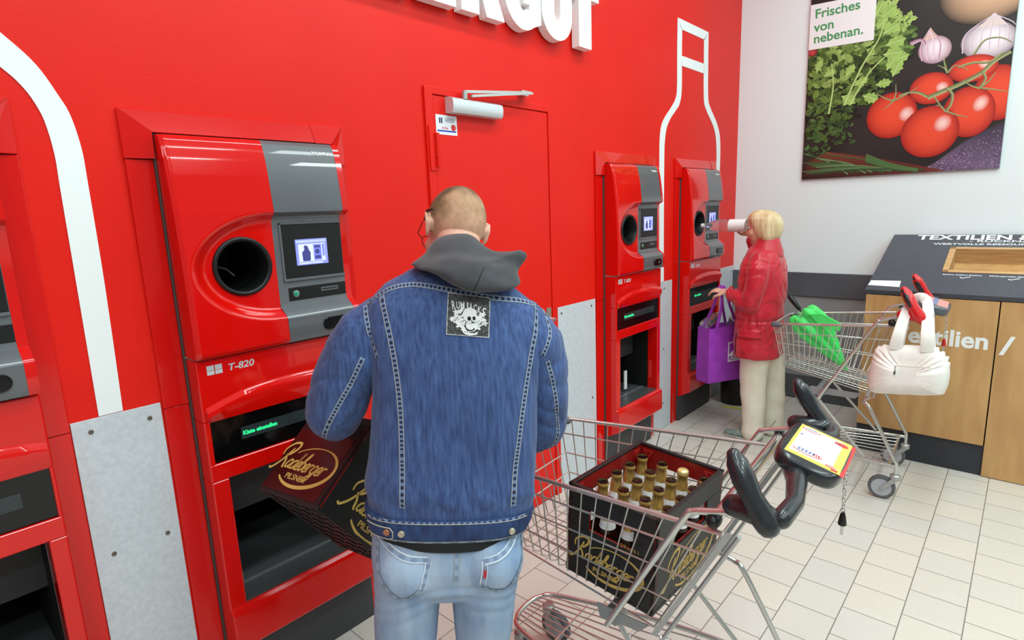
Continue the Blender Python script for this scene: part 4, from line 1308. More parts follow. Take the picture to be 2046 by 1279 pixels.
m1 = Matrix.Translation((1.545, 1.525, 0)) @ Matrix.Rotation(radians(4.0), 4, 'Z')
cart1 = make_cart('shopping cart with black horn grips in the foreground, carrying the crate of bottles', m1,
                  -0.88, -0.275, .298, .235, .902, .862, .525, .575, -0.80, .235, .19, HBLK, HBLK, 0.06, fw=(-0.86, 0.09))
m2 = Matrix.Translation((1.535, 3.84, 0)) @ Matrix.Rotation(radians(3), 4, 'Z') @ Matrix.Diagonal((1.07, 1.07, 1.07, 1))
cart2 = make_cart('shopping cart with red grips beside the oak box, holding the green umbrella', m2,
                  -0.665, -0.19, .225, .19, .915, .868, .545, .625, -0.615, .20, .165, HRED, HBLK, 0.02, gy=0.295, na=18, fw=(-0.55, 0.13))

# ---------------------------------------------------------------- umbrella in the far cart
um = thing('folded_umbrella', 'bright green folded umbrella lying in the far shopping cart', 'umbrella', (1.03, 3.85, 0.8))
A, B = V((0.865, 3.86, 1.035)), V((1.212, 3.86, 0.612))
d = (B - A).normalized()
e1 = V((0, 1, 0)); e2 = d.cross(e1)
c = MB()
rings = []
L = (B - A).length
prof = [(0.095, .052), (0.10, .078), (0.13, .094), (0.19, .098), (0.27, .082), (0.36, .056), (0.45, .028), (0.52, .008)]
n = 96
for zt_, rr in spline(prof, 4):
    ring = []
    for k in range(n):
        a = 2 * pi * k / n
        fold = 1 + (0.20 * abs(sin(4 * a + zt_ * 5)) - 0.12) * min(1, (L - zt_) / .2) + 0.05 * sin(3 * a + 2)
        off = 0.022 * sin(4 * a + 1) * max(0, 1 - (zt_ - .09) / .05)
        ring.append(A + d * (zt_ + off) + (e1 * cos(a) * 0.85 + e2 * sin(a)) * rr * fold)
    rings.append(ring)
c.loft(rings)
GRNF = mat('green_umbrella_cloth', (76, 228, 112), 0.45, c2=(54, 208, 88), nscale=12, sheen=0.2)
c.build('canopy', GRNF, um, smooth=50)
fl = MB()
fl.loft([[A + d * a + e2 * b * 1.0 + e1 * (-0.075 - .012 * i) for a, b in ((.12, .05), (.16, .115), (.27, .165), (.30, .13), (.22, .06))] for i in range(2)])
fl.build('loose_flap', GRNF, um, bevel=0.003)
hd_ = MB()
hd_.tube([A + d * .04, A + d * .12], 0.006, 8)
hd_.limb([A - d * .03, A + d * .0, A + d * .055], [.0155, .017, .014], 12)
hd_.build('umbrella_handle', BLACK, um, smooth=60)
MB().tube([B - d * .01, B + d * .03], [0.006, 0.003], 8).build('umbrella_tip', STEEL, um, smooth=60)

# ---------------------------------------------------------------- white handbag on the far cart's grip
hbag = thing('handbag', 'white ruffled handbag hanging from the far cart by its straps', 'bag', (1.54, 3.49, 0.63))
LEA = mat('white_leather', (238, 234, 228), 0.5, c2=(230, 225, 218), nscale=8, bump=0.12, bscale=40)
out = [(1.386, .846), (1.395, .876), (1.42, .892), (1.46, .90), (1.52, .908), (1.60, .914), (1.648, .912), (1.675, .895), (1.70, .872), (1.709, .845), (1.716, .80), (1.716, .74), (1.706, .69), (1.69, .672), (1.60, .655), (1.50, .642), (1.41, .632), (1.382, .64), (1.370, .67), (1.368, .71), (1.374, .77), (1.380, .81)]
sp_o = spline(out, 5, closed=True)
cx_, cz_ = 1.543, 0.765
bgm = MB()
rings = []
for th_ in [radians(a) for a in (-84, -70, -50, -28, 0, 28, 50, 70, 84)]:
    ring = []
    for k, (x, z) in enumerate(sp_o):
        s_ = cos(th_) ** 0.55
        up = max(0, (z - 0.80) / 0.12)
        dep = 0.085 * (1 - 0.45 * up) 
        ruf = 0.0055 * sin(k * 1.25) * (smoothstep(0.80, 0.85, z) * (smoothstep(1.47, 1.42, x) if x < 1.5 else smoothstep(1.62, 1.66, x)) + 0.08)
        ring.append(V((cx_ + (x - cx_) * s_ + ruf * .5, 3.485 + dep * sin(th_) + ruf, cz_ + (z - cz_) * s_ + ruf)))
    rings.append(ring)
bgm.loft(rings)
hbb = bgm.build('bag_body', LEA, hbag, smooth=60)
for yy in (3.452, 3.515):
    st_ = MB()
    tip_y = 3.61 if yy > 3.5 else 3.585
    pts = [(1.484, yy, .885), (1.494, yy, .97), (1.508, (yy + tip_y) / 2, 1.07), (1.522, tip_y, 1.125), (1.553, tip_y, 1.146), (1.583, tip_y, 1.125), (1.600, (yy + tip_y) / 2, 1.06), (1.612, yy, .97), (1.620, yy, .89)]
    st_.tube(spline(pts, 4), [(.030 - .010 * sin(pi * i / 32), .004) for i in range(33)], 10, up=(0.25, -1, 0.1))
    st_.build('shoulder_strap', LEA, hbag, smooth=50)
zp_ = MB()
zp_.tube([(1.497, 3.4045, .812), (1.57, 3.402, .817), (1.645, 3.4065, .823)], 0.003, 6)
zp_.build('zip', mat('zip_tape', (214, 206, 190), 0.5), hbb, smooth=60)
zp_ = MB(); zp_.tube([(1.499, 3.402, .81), (1.498, 3.40, .785)], 0.0016, 6); zp_.obox((1.498, 3.399, .776), (.004, 0, 0), (0, .0015, 0), (0, 0, .009))
zp_.build('zip_pull', mat('old_brass', (120, 110, 90), 0.35, 0.8), hbb)
# ---------------------------------------------------------------- bin and paper in the corner
wbn_ = thing('waste_bin', 'black round waste bin on the floor behind the woman', 'bin', (0.21, 4.72, 0))
MB().lathe([(0.118, 0.0), (0.122, 0.006), (0.15, 0.60), (0.152, 0.62), (0.145, 0.62), (0.116, 0.03), (0.0, 0.02)], 36, (0.21, 4.72, 0.0)).build('bin_body', BLACK, wbn_, smooth=50)
MB().lathe([(0.146, 0.612), (0.158, 0.612), (0.158, 0.632), (0.150, 0.64), (0.142, 0.632)], 36, (0.21, 4.72, 0.0), caps=False).build('bin_rim', BLACK, wbn_, smooth=50)
yp = MB()
yp.prism([(0.165, 4.515), (0.33, 4.545), (0.325, 4.585), (0.16, 4.555)], (0, 0, 0), X, Y, 0.0006, 0.002)
tag(yp.build('paper_strip', mat('yellow_paper', (204, 200, 70), 0.6)), 'yellow strip of paper on the floor in front of the black bin', 'paper')
# ================================================================ PEOPLE
SKIN = mat('skin', (226, 176, 152), 0.5, c2=(216, 160, 136), nscale=14)
def hand(mb, W_, D, N, s=1, curl=0.5, k=1.0):
    W_, D, N = V(W_), V(D).normalized(), V(N)
    N = (N - D * N.dot(D)).normalized()
    T = D.cross(N) * s
    mb.limb([W_, W_ + D * .045 * k, W_ + D * .085 * k], [(.027 * k, .019 * k), (.038 * k, .016 * k), (.040 * k, .014 * k)], 14, up=N)
    for off, ln in ((.0305, .072), (.0105, .080), (-.0105, .075), (-.030, .060)):
        p = W_ + D * .088 * k + T * off * k
        pts = [p - D * .02 * k, p]
        a = 0.0
        for q, seg in enumerate((.45, .30, .25)):
            a += curl * (0.6, 1.0, 0.7)[q]
            p = p + (D * cos(a) + N * sin(a)) * ln * seg * k
            pts.append(p)
        mb.limb(pts, [.0092 * k, .0092 * k, .0086 * k, .008 * k, .0068 * k], 10)
    p = W_ + D * .025 * k + T * .026 * k
    mb.limb([p, p + (D * .55 + T * .75 + N * .25) * .040 * k, p + (D * .55 + T * .75 + N * .25) * .040 * k + (D * .85 + T * .2 + N * .45) * .034 * k, p + (D * .55 + T * .75 + N * .25) * .040 * k + (D * .75 + T * .0 + N * .65) * .060 * k],
            [.0145 * k, .012 * k, .0098 * k, .0078 * k], 10)

def head(mb, c, H, k=1.0):
    c = V(c)
    P_ = lambda x, y, z: c + H @ V((x * k, y * k, z * k))
    def b(x, y, z, rx, ry, rz, n=20):
        mb.ball(P_(x, y, z), (rx * k, ry * k, rz * k), n, H)
    b(0, -.004, .022, .076, .096, .092, 28)
    b(0, .028, -.045, .060, .068, .078, 24)
    b(0, .062, -.098, .030, .026, .024)
    for s_ in (-1, 1):
        b(s_ * .042, .058, -.03, .026, .026, .028)
        mb.limb([P_(s_ * .008, .092, .028), P_(s_ * .03, .089, .031), P_(s_ * .046, .076, .026)], [.008 * k, .009 * k, .007 * k], 10)
        b(s_ * .0095, .104, -.034, .010, .010, .008, 12)
        mb.limb([P_(s_ * .073, .0, -.006), P_(s_ * .080, -.012, .0)], [.012 * k, .010 * k], 10)
        ear = [P_(s_ * .080, .006, -.030), P_(s_ * .084, -.004, -.022), P_(s_ * .089, -.016, .0), P_(s_ * .091, -.018, .018), P_(s_ * .088, -.008, .028), P_(s_ * .080, .006, .026)]
        mb.limb(ear, [.0055 * k, .0062 * k, .0062 * k, .0062 * k, .0055 * k, .005 * k], 8)
        b(s_ * .082, -.004, .0, .005, .014, .022, 12)
    mb.limb([P_(0, .092, .012), P_(0, .104, -.012), P_(0, .114, -.030)], [.0075 * k, .009 * k, .0105 * k], 12)
    mb.limb([P_(-.021, .086, -.063), P_(0, .095, -.061), P_(.021, .086, -.063)], [.004 * k, .0062 * k, .004 * k], 10)
    mb.limb([P_(-.018, .086, -.071), P_(0, .094, -.072), P_(.018, .086, -.071)], [.004 * k, .0065 * k, .004 * k], 10)
    return P_

EYEW, IRIS, LIPC = mat('eye_white', (232, 228, 222), 0.2), mat('iris', (70, 84, 92), 0.2), None
def eyes(P_, H, t, k=1.0):
    for s_ in (-1, 1):
        e = MB()
        e.ball(P_(s_ * .031, .0785, .008), .0125 * k, 14)
        e.lathe([(.0055 * k, 0), (.005 * k, .001), (0, .0015)], 12, P_(s_ * .031, .0905, .008), H @ Y, 1)
        e.build('eye', [EYEW, IRIS], t, smooth=60, world=False)

def folds(me, f):
    """push vertices along their normals by f(co)"""
    me.update()
    ns_ = [p.normal.copy() for p in me.vertices]
    for p, n_ in zip(me.vertices, ns_):
        p.co += n_ * f(p.co)
    me.update()

def bvh_of(me):
    return BVHTree.FromPolygons([p.co.copy() for p in me.vertices], [tuple(f.vertices) for f in me.polygons])

def superring(xl, xr, yb, yf, z, ex=2.6, n=48, shear=0.0):
    cx, cy, rx, ry = (xl + xr) / 2, (yb + yf) / 2, (xr - xl) / 2, (yf - yb) / 2
    out_ = []
    for k in range(n):
        a = 2 * pi * k / n
        c_, s_ = cos(a), sin(a)
        x = cx + rx * abs(c_) ** (2 / ex) * (1 if c_ > 0 else -1)
        y = cy + ry * abs(s_) ** (2 / ex) * (1 if s_ > 0 else -1)
        out_.append(V((x, y, z + shear * (x - cx))))
    return out_

# ---------------------------------------------------------------- the man
F_ = V((-0.746, 0.666, 0)).normalized()
R_ = V((F_.y, -F_.x, 0))
P0 = V((0.857, 0.933, 0))
mw = Matrix((R_, F_, Z)).transposed().to_4x4()
mw.translation = P0
man = thing('person', 'man seen from behind in a blue denim jacket, grey hood and faded jeans', 'person', mw=mw)
SH = -0.085
bm_ = MB()
hc = V((0.0625, 0.185, 1.617))
H = Matrix.Rotation(radians(20), 3, 'Z') @ Matrix.Rotation(radians(12), 3, 'Y') @ Matrix.Rotation(radians(-26), 3, 'X')
HP = head(bm_, hc, H, 1.03)
bm_.limb([(0.055, 0.05, 1.45), (0.058, 0.09, 1.52), (0.066, 0.15, 1.585)], [.07, .062, .060], 20)
bm_.loft([superring(*q, ex=2.2) for q in ((-.15, .15, -.07, .08, .80), (-.15, .165, -.075, .09, 1.0), (-.14, .19, -.06, .10, 1.2), (-.13, .22, -.03, .11, 1.34), (-.08, .165, -.0, .10, 1.41), (-.02, .12, .02, .10, 1.47))])
LW, LH = V((-.312, .250, 1.092)), V((-.330, .385, 1.052))
RW, RH = V((.030, .252, .945)), V((-.125, .318, .905))
bm_.limb([(-.115, .06, 1.37), (-.24, .05, 1.26), (-.285, .05, 1.155)], [.055, .048, .042], 16)
bm_.limb([(-.285, .05, 1.155), (-.305, .14, 1.10), LW], [.042, .040, .028], 16)
bm_.limb([(.195, .06, 1.34), (.268, .08, 1.2), (.272, .14, 1.05)], [.055, .048, .042], 16)
bm_.limb([(.272, .14, 1.05), (.18, .2, 1.0), RW], [.042, .040, .028], 16)
hand(bm_, LW, LH - LW, V((.1, -.3, -1)), 1, .7)
hand(bm_, RW, RH - RW, V((-.2, -.6, -.6)), -1, .35)
for s_, x1, x2 in ((-1, -.138, -.150), (1, .073, .055)):
    bm_.limb([(s_ * .085, -.01, .80), (x1, -.01, .55), (x1 - .003, .0, .46), (x2, -.005, .10)], [.085, .068, .055, .04], 16)
    bm_.limb([(x2, -.03, .05), (x2 + s_ * .01, .10, .04), (x2 + s_ * .015, .17, .035)], [.032, .034, .028], 12)
body = link('body', remesh(bm_, 0.0045, 3), SKIN, man, 180)
eyes(HP, H, man, 1.03)
for s_ in (-1, 1):
    MB().limb([HP(s_ * .017, .098, .033), HP(s_ * .033, .097, .037), HP(s_ * .05, .083, .031)], [.003, .004, .003], 8).build('eyebrow', mat('brow_hair', (120, 98, 70), .7), man, smooth=60, world=False)
# cropped hair
hr = MB()
vs, k1 = [], 1.03
nlat, nlon = 44, 64
grid = {}
cols = []
hv = []
for i in range(nlat + 1):
    th = pi * i / nlat * 0.74
    for j in range(nlon):
        a = 2 * pi * j / nlon
        q = V((.0768 * sin(th) * cos(a), .0968 * sin(th) * sin(a) - .004, .0928 * cos(th) + .022))
        hv.append(q)
for i in range(nlat):
    for j in range(nlon):
        j2 = (j + 1) % nlon
        q = (hv[i * nlon + j] + hv[(i + 1) * nlon + j2]) / 2
        front = q.y
        line = -0.062 if front < -0.02 else (-0.062 + (front + .02) * 1.9)
        if q.z < line or (q.z < 0.005 and front > -0.005 and abs(q.x) > .05):
            continue
        hr.f.append((i * nlon + j, (i + 1) * nlon + j, (i + 1) * nlon + j2, i * nlon + j2)); hr.mi.append(0)
hr.v = [hc + H @ (q * k1) for q in hv]
hm_ = hr.mesh('hair')
Hinv = H.inverted()
def haircol(co):
    q = (Hinv @ (co - hc)) / k1
    n1 = noise.noise(q * 30) * .5 + noise.noise(q * 80) * .25
    n2 = noise.noise(V((q.x * 260, q.y * 90, q.z * 70)))
    side_ = smoothstep(.042, .074, abs(q.x))
    dens = smoothstep(-.05, .03, q.z + .03 * n1) * (.62 + .28 * n1 + .45 * side_)
    crown = smoothstep(.030, .072, q.z + .25 * (q.y + .05) + .03 * n1)
    skin_, mid, dark = lin((226, 174, 144)), lin((150, 120, 86)), lin((84, 66, 46))
    k_ = min(1, max(0, dens + .22 * n2))
    c = [skin_[i] + (mid[i] - skin_[i]) * k_ for i in range(3)]
    d = min(1, max(0, max(crown * .85, side_ * .6 * smoothstep(-.02, .03, q.z)) * (.85 + .6 * n1) + .12 * n2))
    c = [c[i] + (dark[i] - c[i]) * d for i in range(3)]
    return [c[0], c[1], c[2], 1]
set_cols(hm_, haircol)
link('cropped_hair', hm_, mat('cropped_hair', (255, 255, 255), .8, attr='tint', bump=.5, bscale=500), man, 180)
# spectacles
gl = MB()
for s_ in (-1, 1):
    rim = [(s_ * .034 + .024 * abs(cos(a)) ** .7 * (1 if cos(a) > 0 else -1), .112 - .004 * abs(s_ * .034 + .02 * cos(a)) / .05, .004 + .018 * abs(sin(a)) ** .7 * (1 if sin(a) > 0 else -1)) for a in [2 * pi * i / 24 for i in range(24)]]
    gl.tube([HP(*q) for q in rim], .0013, 6, closed=True)
    gl.tube([HP(s_ * .058, .108, .012), HP(s_ * .079, .085, .014), HP(s_ * .087, .02, .016)], .0013, 6)
    ex_ = .088 if s_ < 0 else .079
    gl.limb([HP(s_ * .087, .01, .016), HP(s_ * ex_, -.018, .030), HP(s_ * (ex_ - .004), -.045 if s_ < 0 else -.03, .020)], [.002, .0034, .003], 8)
gl.tube([HP(-.011, .112, .01), HP(0, .115, .013), HP(.011, .112, .01)], .0013, 6)
gl.build('spectacles', BLACK, man, smooth=60, world=False)

# jeans
JEAN = mat('faded_denim', (168, 184, 204), .8, c2=(122, 144, 176), nscale=9, stretch=(1.6, 1.2, .6), ramp=(.34, .70), detail=7, bump=.25, bscale=420, bstretch=(1, 1, .25), attr='tint')
jn = MB()
jn.loft([superring(*q, ex=2.4, shear=SH) for q in ((-.20, .190, -.098, .10, .875), (-.208, .196, -.112, .11, .82), (-.214, .192, -.120, .11, .76), (-.215, .184, -.112, .105, .70), (-.20, .165, -.09, .09, .66), (-.15, .12, -.05, .05, .635))])
for s_, c_ in ((-1, -.112), (1, .098)):
    jn.ball((c_, -.055, .755), (.092, .078, .09), 24)
jn.limb([(-.115, -.012, .74), (-.130, -.012, .62), (-.139, -.012, .52), (-.143, -.008, .45), (-.148, -.01, .30), (-.150, -.008, .09)], [(.098, .10), (.090, .092), (.084, .088), (.078, .082), (.074, .082), (.072, .085)], 28, up=(0, 1, 0))
jn.limb([(.092, -.012, .72), (.080, -.012, .62), (.075, -.012, .52), (.070, -.008, .45), (.060, -.01, .30), (.055, -.008, .09)], [(.096, .10), (.088, .092), (.081, .088), (.076, .082), (.072, .082), (.070, .085)], 28, up=(0, 1, 0))
jme = remesh(jn, 0.006, 5)
def jf(co):
    d = .0035 * noise.noise(V((co.x * 9, co.y * 9, co.z * 5))) + .002 * noise.noise(V((co.x * 25, co.y * 20, co.z * 14)))
    for cx0, sg in ((-.12, 1), (.09, -1)):                     # creases under the seat
        dx = co.x - cx0
        zc_ = .70 - .10 * abs(dx) + .25 * dx * sg
        for kk in range(3):
            d += -.0075 * math.exp(-((co.z - (zc_ - .035 * kk)) / .010) ** 2) * math.exp(-(dx / .09) ** 2) * (co.y < 0) * (1, .7, .4)[kk]
    # knees and lower leg creases
    d += .003 * sin(co.z * 60 + 5 * co.x) * smoothstep(.55, .45, co.z)
    return d
folds(jme, jf)
def jc(co):
    a = noise.noise(V((co.x * 6, co.y * 6, co.z * 3)))
    worn = smoothstep(-.04, -.11, co.y) * math.exp(-((co.z - .74) / .09) ** 2)
    k = 0.94 + .06 * a + .10 * worn
    blue = smoothstep(.09, .16, abs(co.x + .02)) * .12
    return [k * (1 - blue), k * (1 - .5 * blue), k, 1]
set_cols(jme, jc)
jeans = link('jeans', jme, JEAN, man, 180)
jb = bvh_of(jme)
STITCH = mat('pale_stitch', (196, 190, 172), .8)
STITCHD = mat('dark_denim_pucker', (34, 48, 84), .85)
JPUCK = mat('jean_pucker', (122, 140, 166), .85)
JWHITE = mat('jean_worn_edge', (206, 214, 224), .85)

JM1 = [JPUCK, JWHITE, mat('jean_plain', (142, 160, 186), .85)]
JM2 = [JPUCK, mat('jean_stitch', (150, 152, 150), .85), mat('jean_plain', (146, 164, 190), .85)]

def snap(bv, p, off):
    l, n_, i_, d = bv.find_nearest(p)
    return l + n_ * off, n_
def cast(bv, r, z, off=.0012, y0=-1.0):
    l, n_, i_, d = bv.ray_cast(V((r, y0, z)), V((0, 1, 0)))
    return (l, n_) if l is not None else (None, None)
def seam(bv, pts, wd, name, mats, parent, step=.0045, edges=(.16, .16), off=.0012, swap=2):
    q = spline(pts, 14)
    # resample
    acc = [q[0]]
    for p in q[1:]:
        if sqrt((p[0] - acc[-1][0]) ** 2 + (p[1] - acc[-1][1]) ** 2) >= step:
            acc.append(p)
    P_ = []
    for r, z in acc:
        l, n_ = cast(bv, r, z)
        if l is not None and (not P_ or (l - P_[-1][0]).length < .05):
            P_.append((l, n_))
    mbs = MB()
    offs = [-.5, -.5 + edges[0], .5 - edges[1], .5]
    for i, (l, n_) in enumerate(P_):
        t_ = (P_[min(i + 1, len(P_) - 1)][0] - P_[max(i - 1, 0)][0]).normalized()
        sd = n_.cross(t_).normalized()
        for o in offs:
            p, nn = snap(bv, l + sd * o * wd, off)
            mbs.v.append(p)
    for i in range(len(P_) - 1):
        for k in range(3):
            mbs.f.append((i * 4 + k, i * 4 + k + 1, i * 4 + k + 5, i * 4 + k + 4))
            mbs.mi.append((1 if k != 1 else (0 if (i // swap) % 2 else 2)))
    return mbs.build(name, mats, parent, smooth=180, world=False)

# back pockets, yoke and centre seam
for nm, ptop, side1, side2 in (('l', [(-.188, .868), (-.15, .832), (-.10, .812), (-.055, .806)], [(-.055, .806), (-.066, .77), (-.078, .735)], [(-.186, .84), (-.188, .80), (-.182, .762)]),
                               ('r', [(.186, .842), (.155, .815), (.12, .799), (.084, .792)], [(.084, .792), (.082, .765), (.074, .725)], [(.186, .83), (.188, .79), (.178, .75)])):
    pk = seam(jb, ptop, .018, 'pocket_seam', JM1, jeans, edges=(.14, .22), off=.0025)
    seam(jb, side1, .016, 'pocket_seam', JM1, jeans, edges=(.18, .12), off=.002)
    seam(jb, side2, .016, 'pocket_seam', JM2, jeans, edges=(.1, .1), off=.002)
seam(jb, [(-.182, .762), (-.13, .706), (-.078, .735)], .014, 'pocket_seam', JM2, jeans, edges=(.1, .1), off=.002)
seam(jb, [(.178, .75), (.125, .69), (.074, .725)], .014, 'pocket_seam', JM2, jeans, edges=(.1, .1), off=.002)
seam(jb, [(.017, .83), (.012, .78), (.008, .735)], .013, 'centre_seam', JM2, jeans, edges=(.16, .16), off=.0015)
l, n_ = cast(jb, .083, .762)
MB().obox(l + n_ * .003, (.0035, 0, 0), (0, .0012, 0), (.001, 0, .010)).build('red_tab', mat('red_tab', (186, 36, 44), .6), jeans, world=False)
# shirt hem showing under the jacket
MB().loft([superring(*q, ex=2.4, shear=SH) for q in ((-.150, .150, -.1185, .08, .822), (-.195, .185, -.1175, .10, .834), (-.202, .192, -.112, .11, .86), (-.202, .192, -.10, .11, .90))]).build('shirt_hem', mat('black_shirt', (24, 24, 26), .8), man, smooth=60, world=False)
for x2, s_ in ((-.150, -1), (.055, 1)):
    sh_ = MB()
    sh_.limb([(x2, -.055, .05), (x2 + s_ * .004, .02, .055), (x2 + s_ * .010, .11, .042), (x2 + s_ * .015, .185, .034)], [(.04, .045), (.043, .05), (.046, .04), (.036, .03)], 18, up=(0, 0, 1))
    so_ = sh_.build('shoe', mat('dark_shoe', (44, 42, 44), .5), man, smooth=70, world=False)
    MB().limb([(x2, -.06, .012), (x2 + s_ * .008, .08, .012), (x2 + s_ * .015, .195, .012)], [(.04, .012), (.048, .012), (.038, .012)], 18, up=(0, 0, 1)).build('shoe_sole', mat('pale_sole', (200, 198, 190), .6), so_, smooth=60, world=False)

# denim jacket
DENIM = mat('blue_denim', (74, 100, 152), .8, c2=(34, 54, 104), nscale=55, stretch=(2.4, 2.4, .22), ramp=(.26, .74), detail=8, bump=.3, bscale=420, bstretch=(1, 1, .22), attr='tint', sheen=.15)
jk = MB()
TORSO = [(-.208, .208, -.106, .12, .850), (-.214, .224, -.114, .128, .905), (-.206, .236, -.112, .133, 1.0), (-.190, .244, -.104, .138, 1.10), (-.180, .252, -.094, .142, 1.20),
         (-.178, .264, -.080, .148, 1.30), (-.184, .272, -.066, .148, 1.37), (-.172, .258, -.050, .146, 1.43), (-.130, .215, -.030, .14, 1.475), (-.075, .160, .0, .13, 1.51), (-.02, .12, .03, .12, 1.53)]
jk.loft([superring(*q, ex=2.7, shear=SH, n=64) for q in TORSO])
jme = remesh(jk, 0.0065, 6)
def ridge(p):
    return (1 - min(1, abs(noise.noise(p)) * 2.2)) ** 4
def kf(co):
    d = .004 * noise.noise(V((co.x * 7, co.y * 7, co.z * 4))) + .0016 * noise.noise(V((co.x * 26, co.y * 22, co.z * 12)))
    d -= .0028 * ridge(V((co.x * 5 + 3, co.y * 4, co.z * 3.2)))
    d += .004 * sin(co.x * 70 + 2 * sin(co.z * 40)) * math.exp(-((co.z + .085 * co.x - .935) / .03) ** 2) * .6
    d += .007 * math.exp(-((co.z - SH * co.x - .96) / .035) ** 2) * (abs(co.x) < .22)
    return d
def sf(co):
    d = .006 * noise.noise(V((co.x * 9 + co.z * 5, co.y * 9, co.z * 8 - co.x * 8))) + .002 * noise.noise(V((co.x * 24, co.y * 24, co.z * 20)))
    el = math.exp(-((co.z - 1.12) / .10) ** 2)
    d -= (.003 + .006 * el) * ridge(V((co.x * 6 - co.z * 4, co.y * 6, co.z * 9 + co.x * 4)))
    return d
folds(jme, kf)
def kc(co):
    a = .5 + .5 * noise.noise(V((co.x * 5, co.y * 5, co.z * 3.5)))
    st_ = noise.noise(V((co.x * 40, co.y * 30, co.z * 6))) * .10 + noise.noise(V((co.x * 130, co.y * 60, co.z * 8))) * .10
    k = .80 + .30 * a + st_
    worn = math.exp(-((co.z + .085 * co.x - .925) / .02) ** 2) * .12
    return [k + worn, k + worn, k + worn * .8, 1]
set_cols(jme, kc)
jacket = link('denim_jacket', jme, DENIM, man, 180)
kv = [p.co.copy() for p in jme.vertices]
kfc = [tuple(f.vertices) for f in jme.polygons]
sl_pts = [
    ([(-.135, .055, 1.405), (-.175, .052, 1.365), (-.218, .05, 1.305), (-.255, .05, 1.235), (-.283, .052, 1.165)], [.066, .080, .084, .081, .079],
     [(-.283, .052, 1.165), (-.292, .115, 1.130), (-.303, .18, 1.108), (-.311, .24, 1.093)], [.078, .072, .062, .052]),
    ([(.222, .055, 1.365), (.246, .055, 1.315), (.262, .062, 1.24), (.271, .082, 1.16), (.272, .125, 1.055)], [.068, .082, .083, .080, .078],
     [(.272, .125, 1.055), (.225, .165, 1.015), (.135, .21, .978), (.050, .245, .952)], [.076, .070, .060, .052])]
for p1, r1, p2, r2 in sl_pts:
    sm = MB()
    sm.limb(p1, r1, 24)
    sm.limb(p2, r2, 24)
    sme = remesh(sm, .0065, 6)
    folds(sme, sf)
    set_cols(sme, kc)
    link('sleeve', sme, DENIM, jacket, 180)
    n0_ = len(kv)
    kv += [p.co.copy() for p in sme.vertices]
    kfc += [tuple(i + n0_ for i in f.vertices) for f in sme.polygons]
kb = BVHTree.FromPolygons(kv, kfc)
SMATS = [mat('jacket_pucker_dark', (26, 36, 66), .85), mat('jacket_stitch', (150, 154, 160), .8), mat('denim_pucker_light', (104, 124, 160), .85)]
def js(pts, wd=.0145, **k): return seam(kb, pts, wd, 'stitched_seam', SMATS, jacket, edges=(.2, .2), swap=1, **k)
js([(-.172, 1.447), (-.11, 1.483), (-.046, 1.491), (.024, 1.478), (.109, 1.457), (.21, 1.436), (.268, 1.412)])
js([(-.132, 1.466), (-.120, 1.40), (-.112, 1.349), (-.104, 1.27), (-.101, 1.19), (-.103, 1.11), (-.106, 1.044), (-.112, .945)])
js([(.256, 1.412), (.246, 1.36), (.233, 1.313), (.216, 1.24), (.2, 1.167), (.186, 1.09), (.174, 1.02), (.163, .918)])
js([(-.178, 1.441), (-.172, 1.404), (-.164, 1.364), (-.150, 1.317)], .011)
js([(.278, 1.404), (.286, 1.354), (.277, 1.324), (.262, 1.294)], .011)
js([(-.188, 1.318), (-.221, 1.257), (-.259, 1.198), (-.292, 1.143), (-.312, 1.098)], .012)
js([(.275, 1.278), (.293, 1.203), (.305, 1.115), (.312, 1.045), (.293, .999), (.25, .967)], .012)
# waistband with buttons
WB = mat('waistband_denim', (48, 72, 118), .8, c2=(32, 48, 88), nscale=60, stretch=(1, 1, .2), bump=.3, bscale=400)
wb_ = MB()
wb_.loft([superring(*q, ex=2.7, shear=SH, n=64) for q in ((-.200, .200, -.105, .115, .8465), (-.2105, .2105, -.1155, .124, .846), (-.2175, .2215, -.1205, .129, .868), (-.2195, .2275, -.1225, .131, .895), (-.2185, .2275, -.1215, .131, .905), (-.21, .22, -.112, .125, .909))])
wbo = wb_.build('waistband', WB, jacket, smooth=40, world=False)
wme = wbo.data
wbv = bvh_of(wme)
ST2 = [STITCHD, mat('waist_stitch', (176, 172, 156), .8), mat('waist_pucker', (104, 124, 162), .85)]
def ws(pts, wd=.008, **k): return seam(wbv, pts, wd, 'band_stitching', ST2, wbo, **k)
ws([(-.204, .917), (-.10, .913), (0, .905), (.10, .896), (.205, .884)], .007, edges=(.3, .05), swap=1)
ws([(-.204, .866), (-.10, .859), (0, .851), (.10, .842), (.205, .831)], .005, edges=(.1, .4), swap=3)
tab = [(-.203, .903), (-.145, .899), (-.139, .889), (-.140, .872), (-.148, .866), (-.203, .869)]
q = MB()
pts = []
for (r0, z0), (r1, z1) in zip(tab, tab[1:]):
    for k in range(6):
        pts.append((r0 + (r1 - r0) * k / 6, z0 + (z1 - z0) * k / 6))
pts.append(tab[-1])
ring = []
for r, z in pts:
    l, n_ = cast(wbv, r, z)
    ring.append(l + n_ * .004)
q.tube(ring, .0016, 6)
q.build('adjuster_tab', ST2[1], wbo, smooth=60, world=False)
q = MB()
gridp = [[snap(wbv, cast(wbv, -.203 + .062 * i / 8, .868 + (.034 - .002) * j / 4 + .085 * .0)[0], .003)[0] for i in range(9)] for j in range(5)]
b0 = q.add([p for row in gridp for p in row], [])
for j in range(4):
    for i in range(8):
        q.f.append((j * 9 + i, j * 9 + i + 1, (j + 1) * 9 + i + 1, (j + 1) * 9 + i)); q.mi.append(0)
q.build('adjuster_tab', WB, wbo, smooth=180, world=False)
BRASS = mat('jacket_button', (188, 178, 158), .35, .6)
COPPER = mat('copper_button', (176, 120, 92), .4, .6)
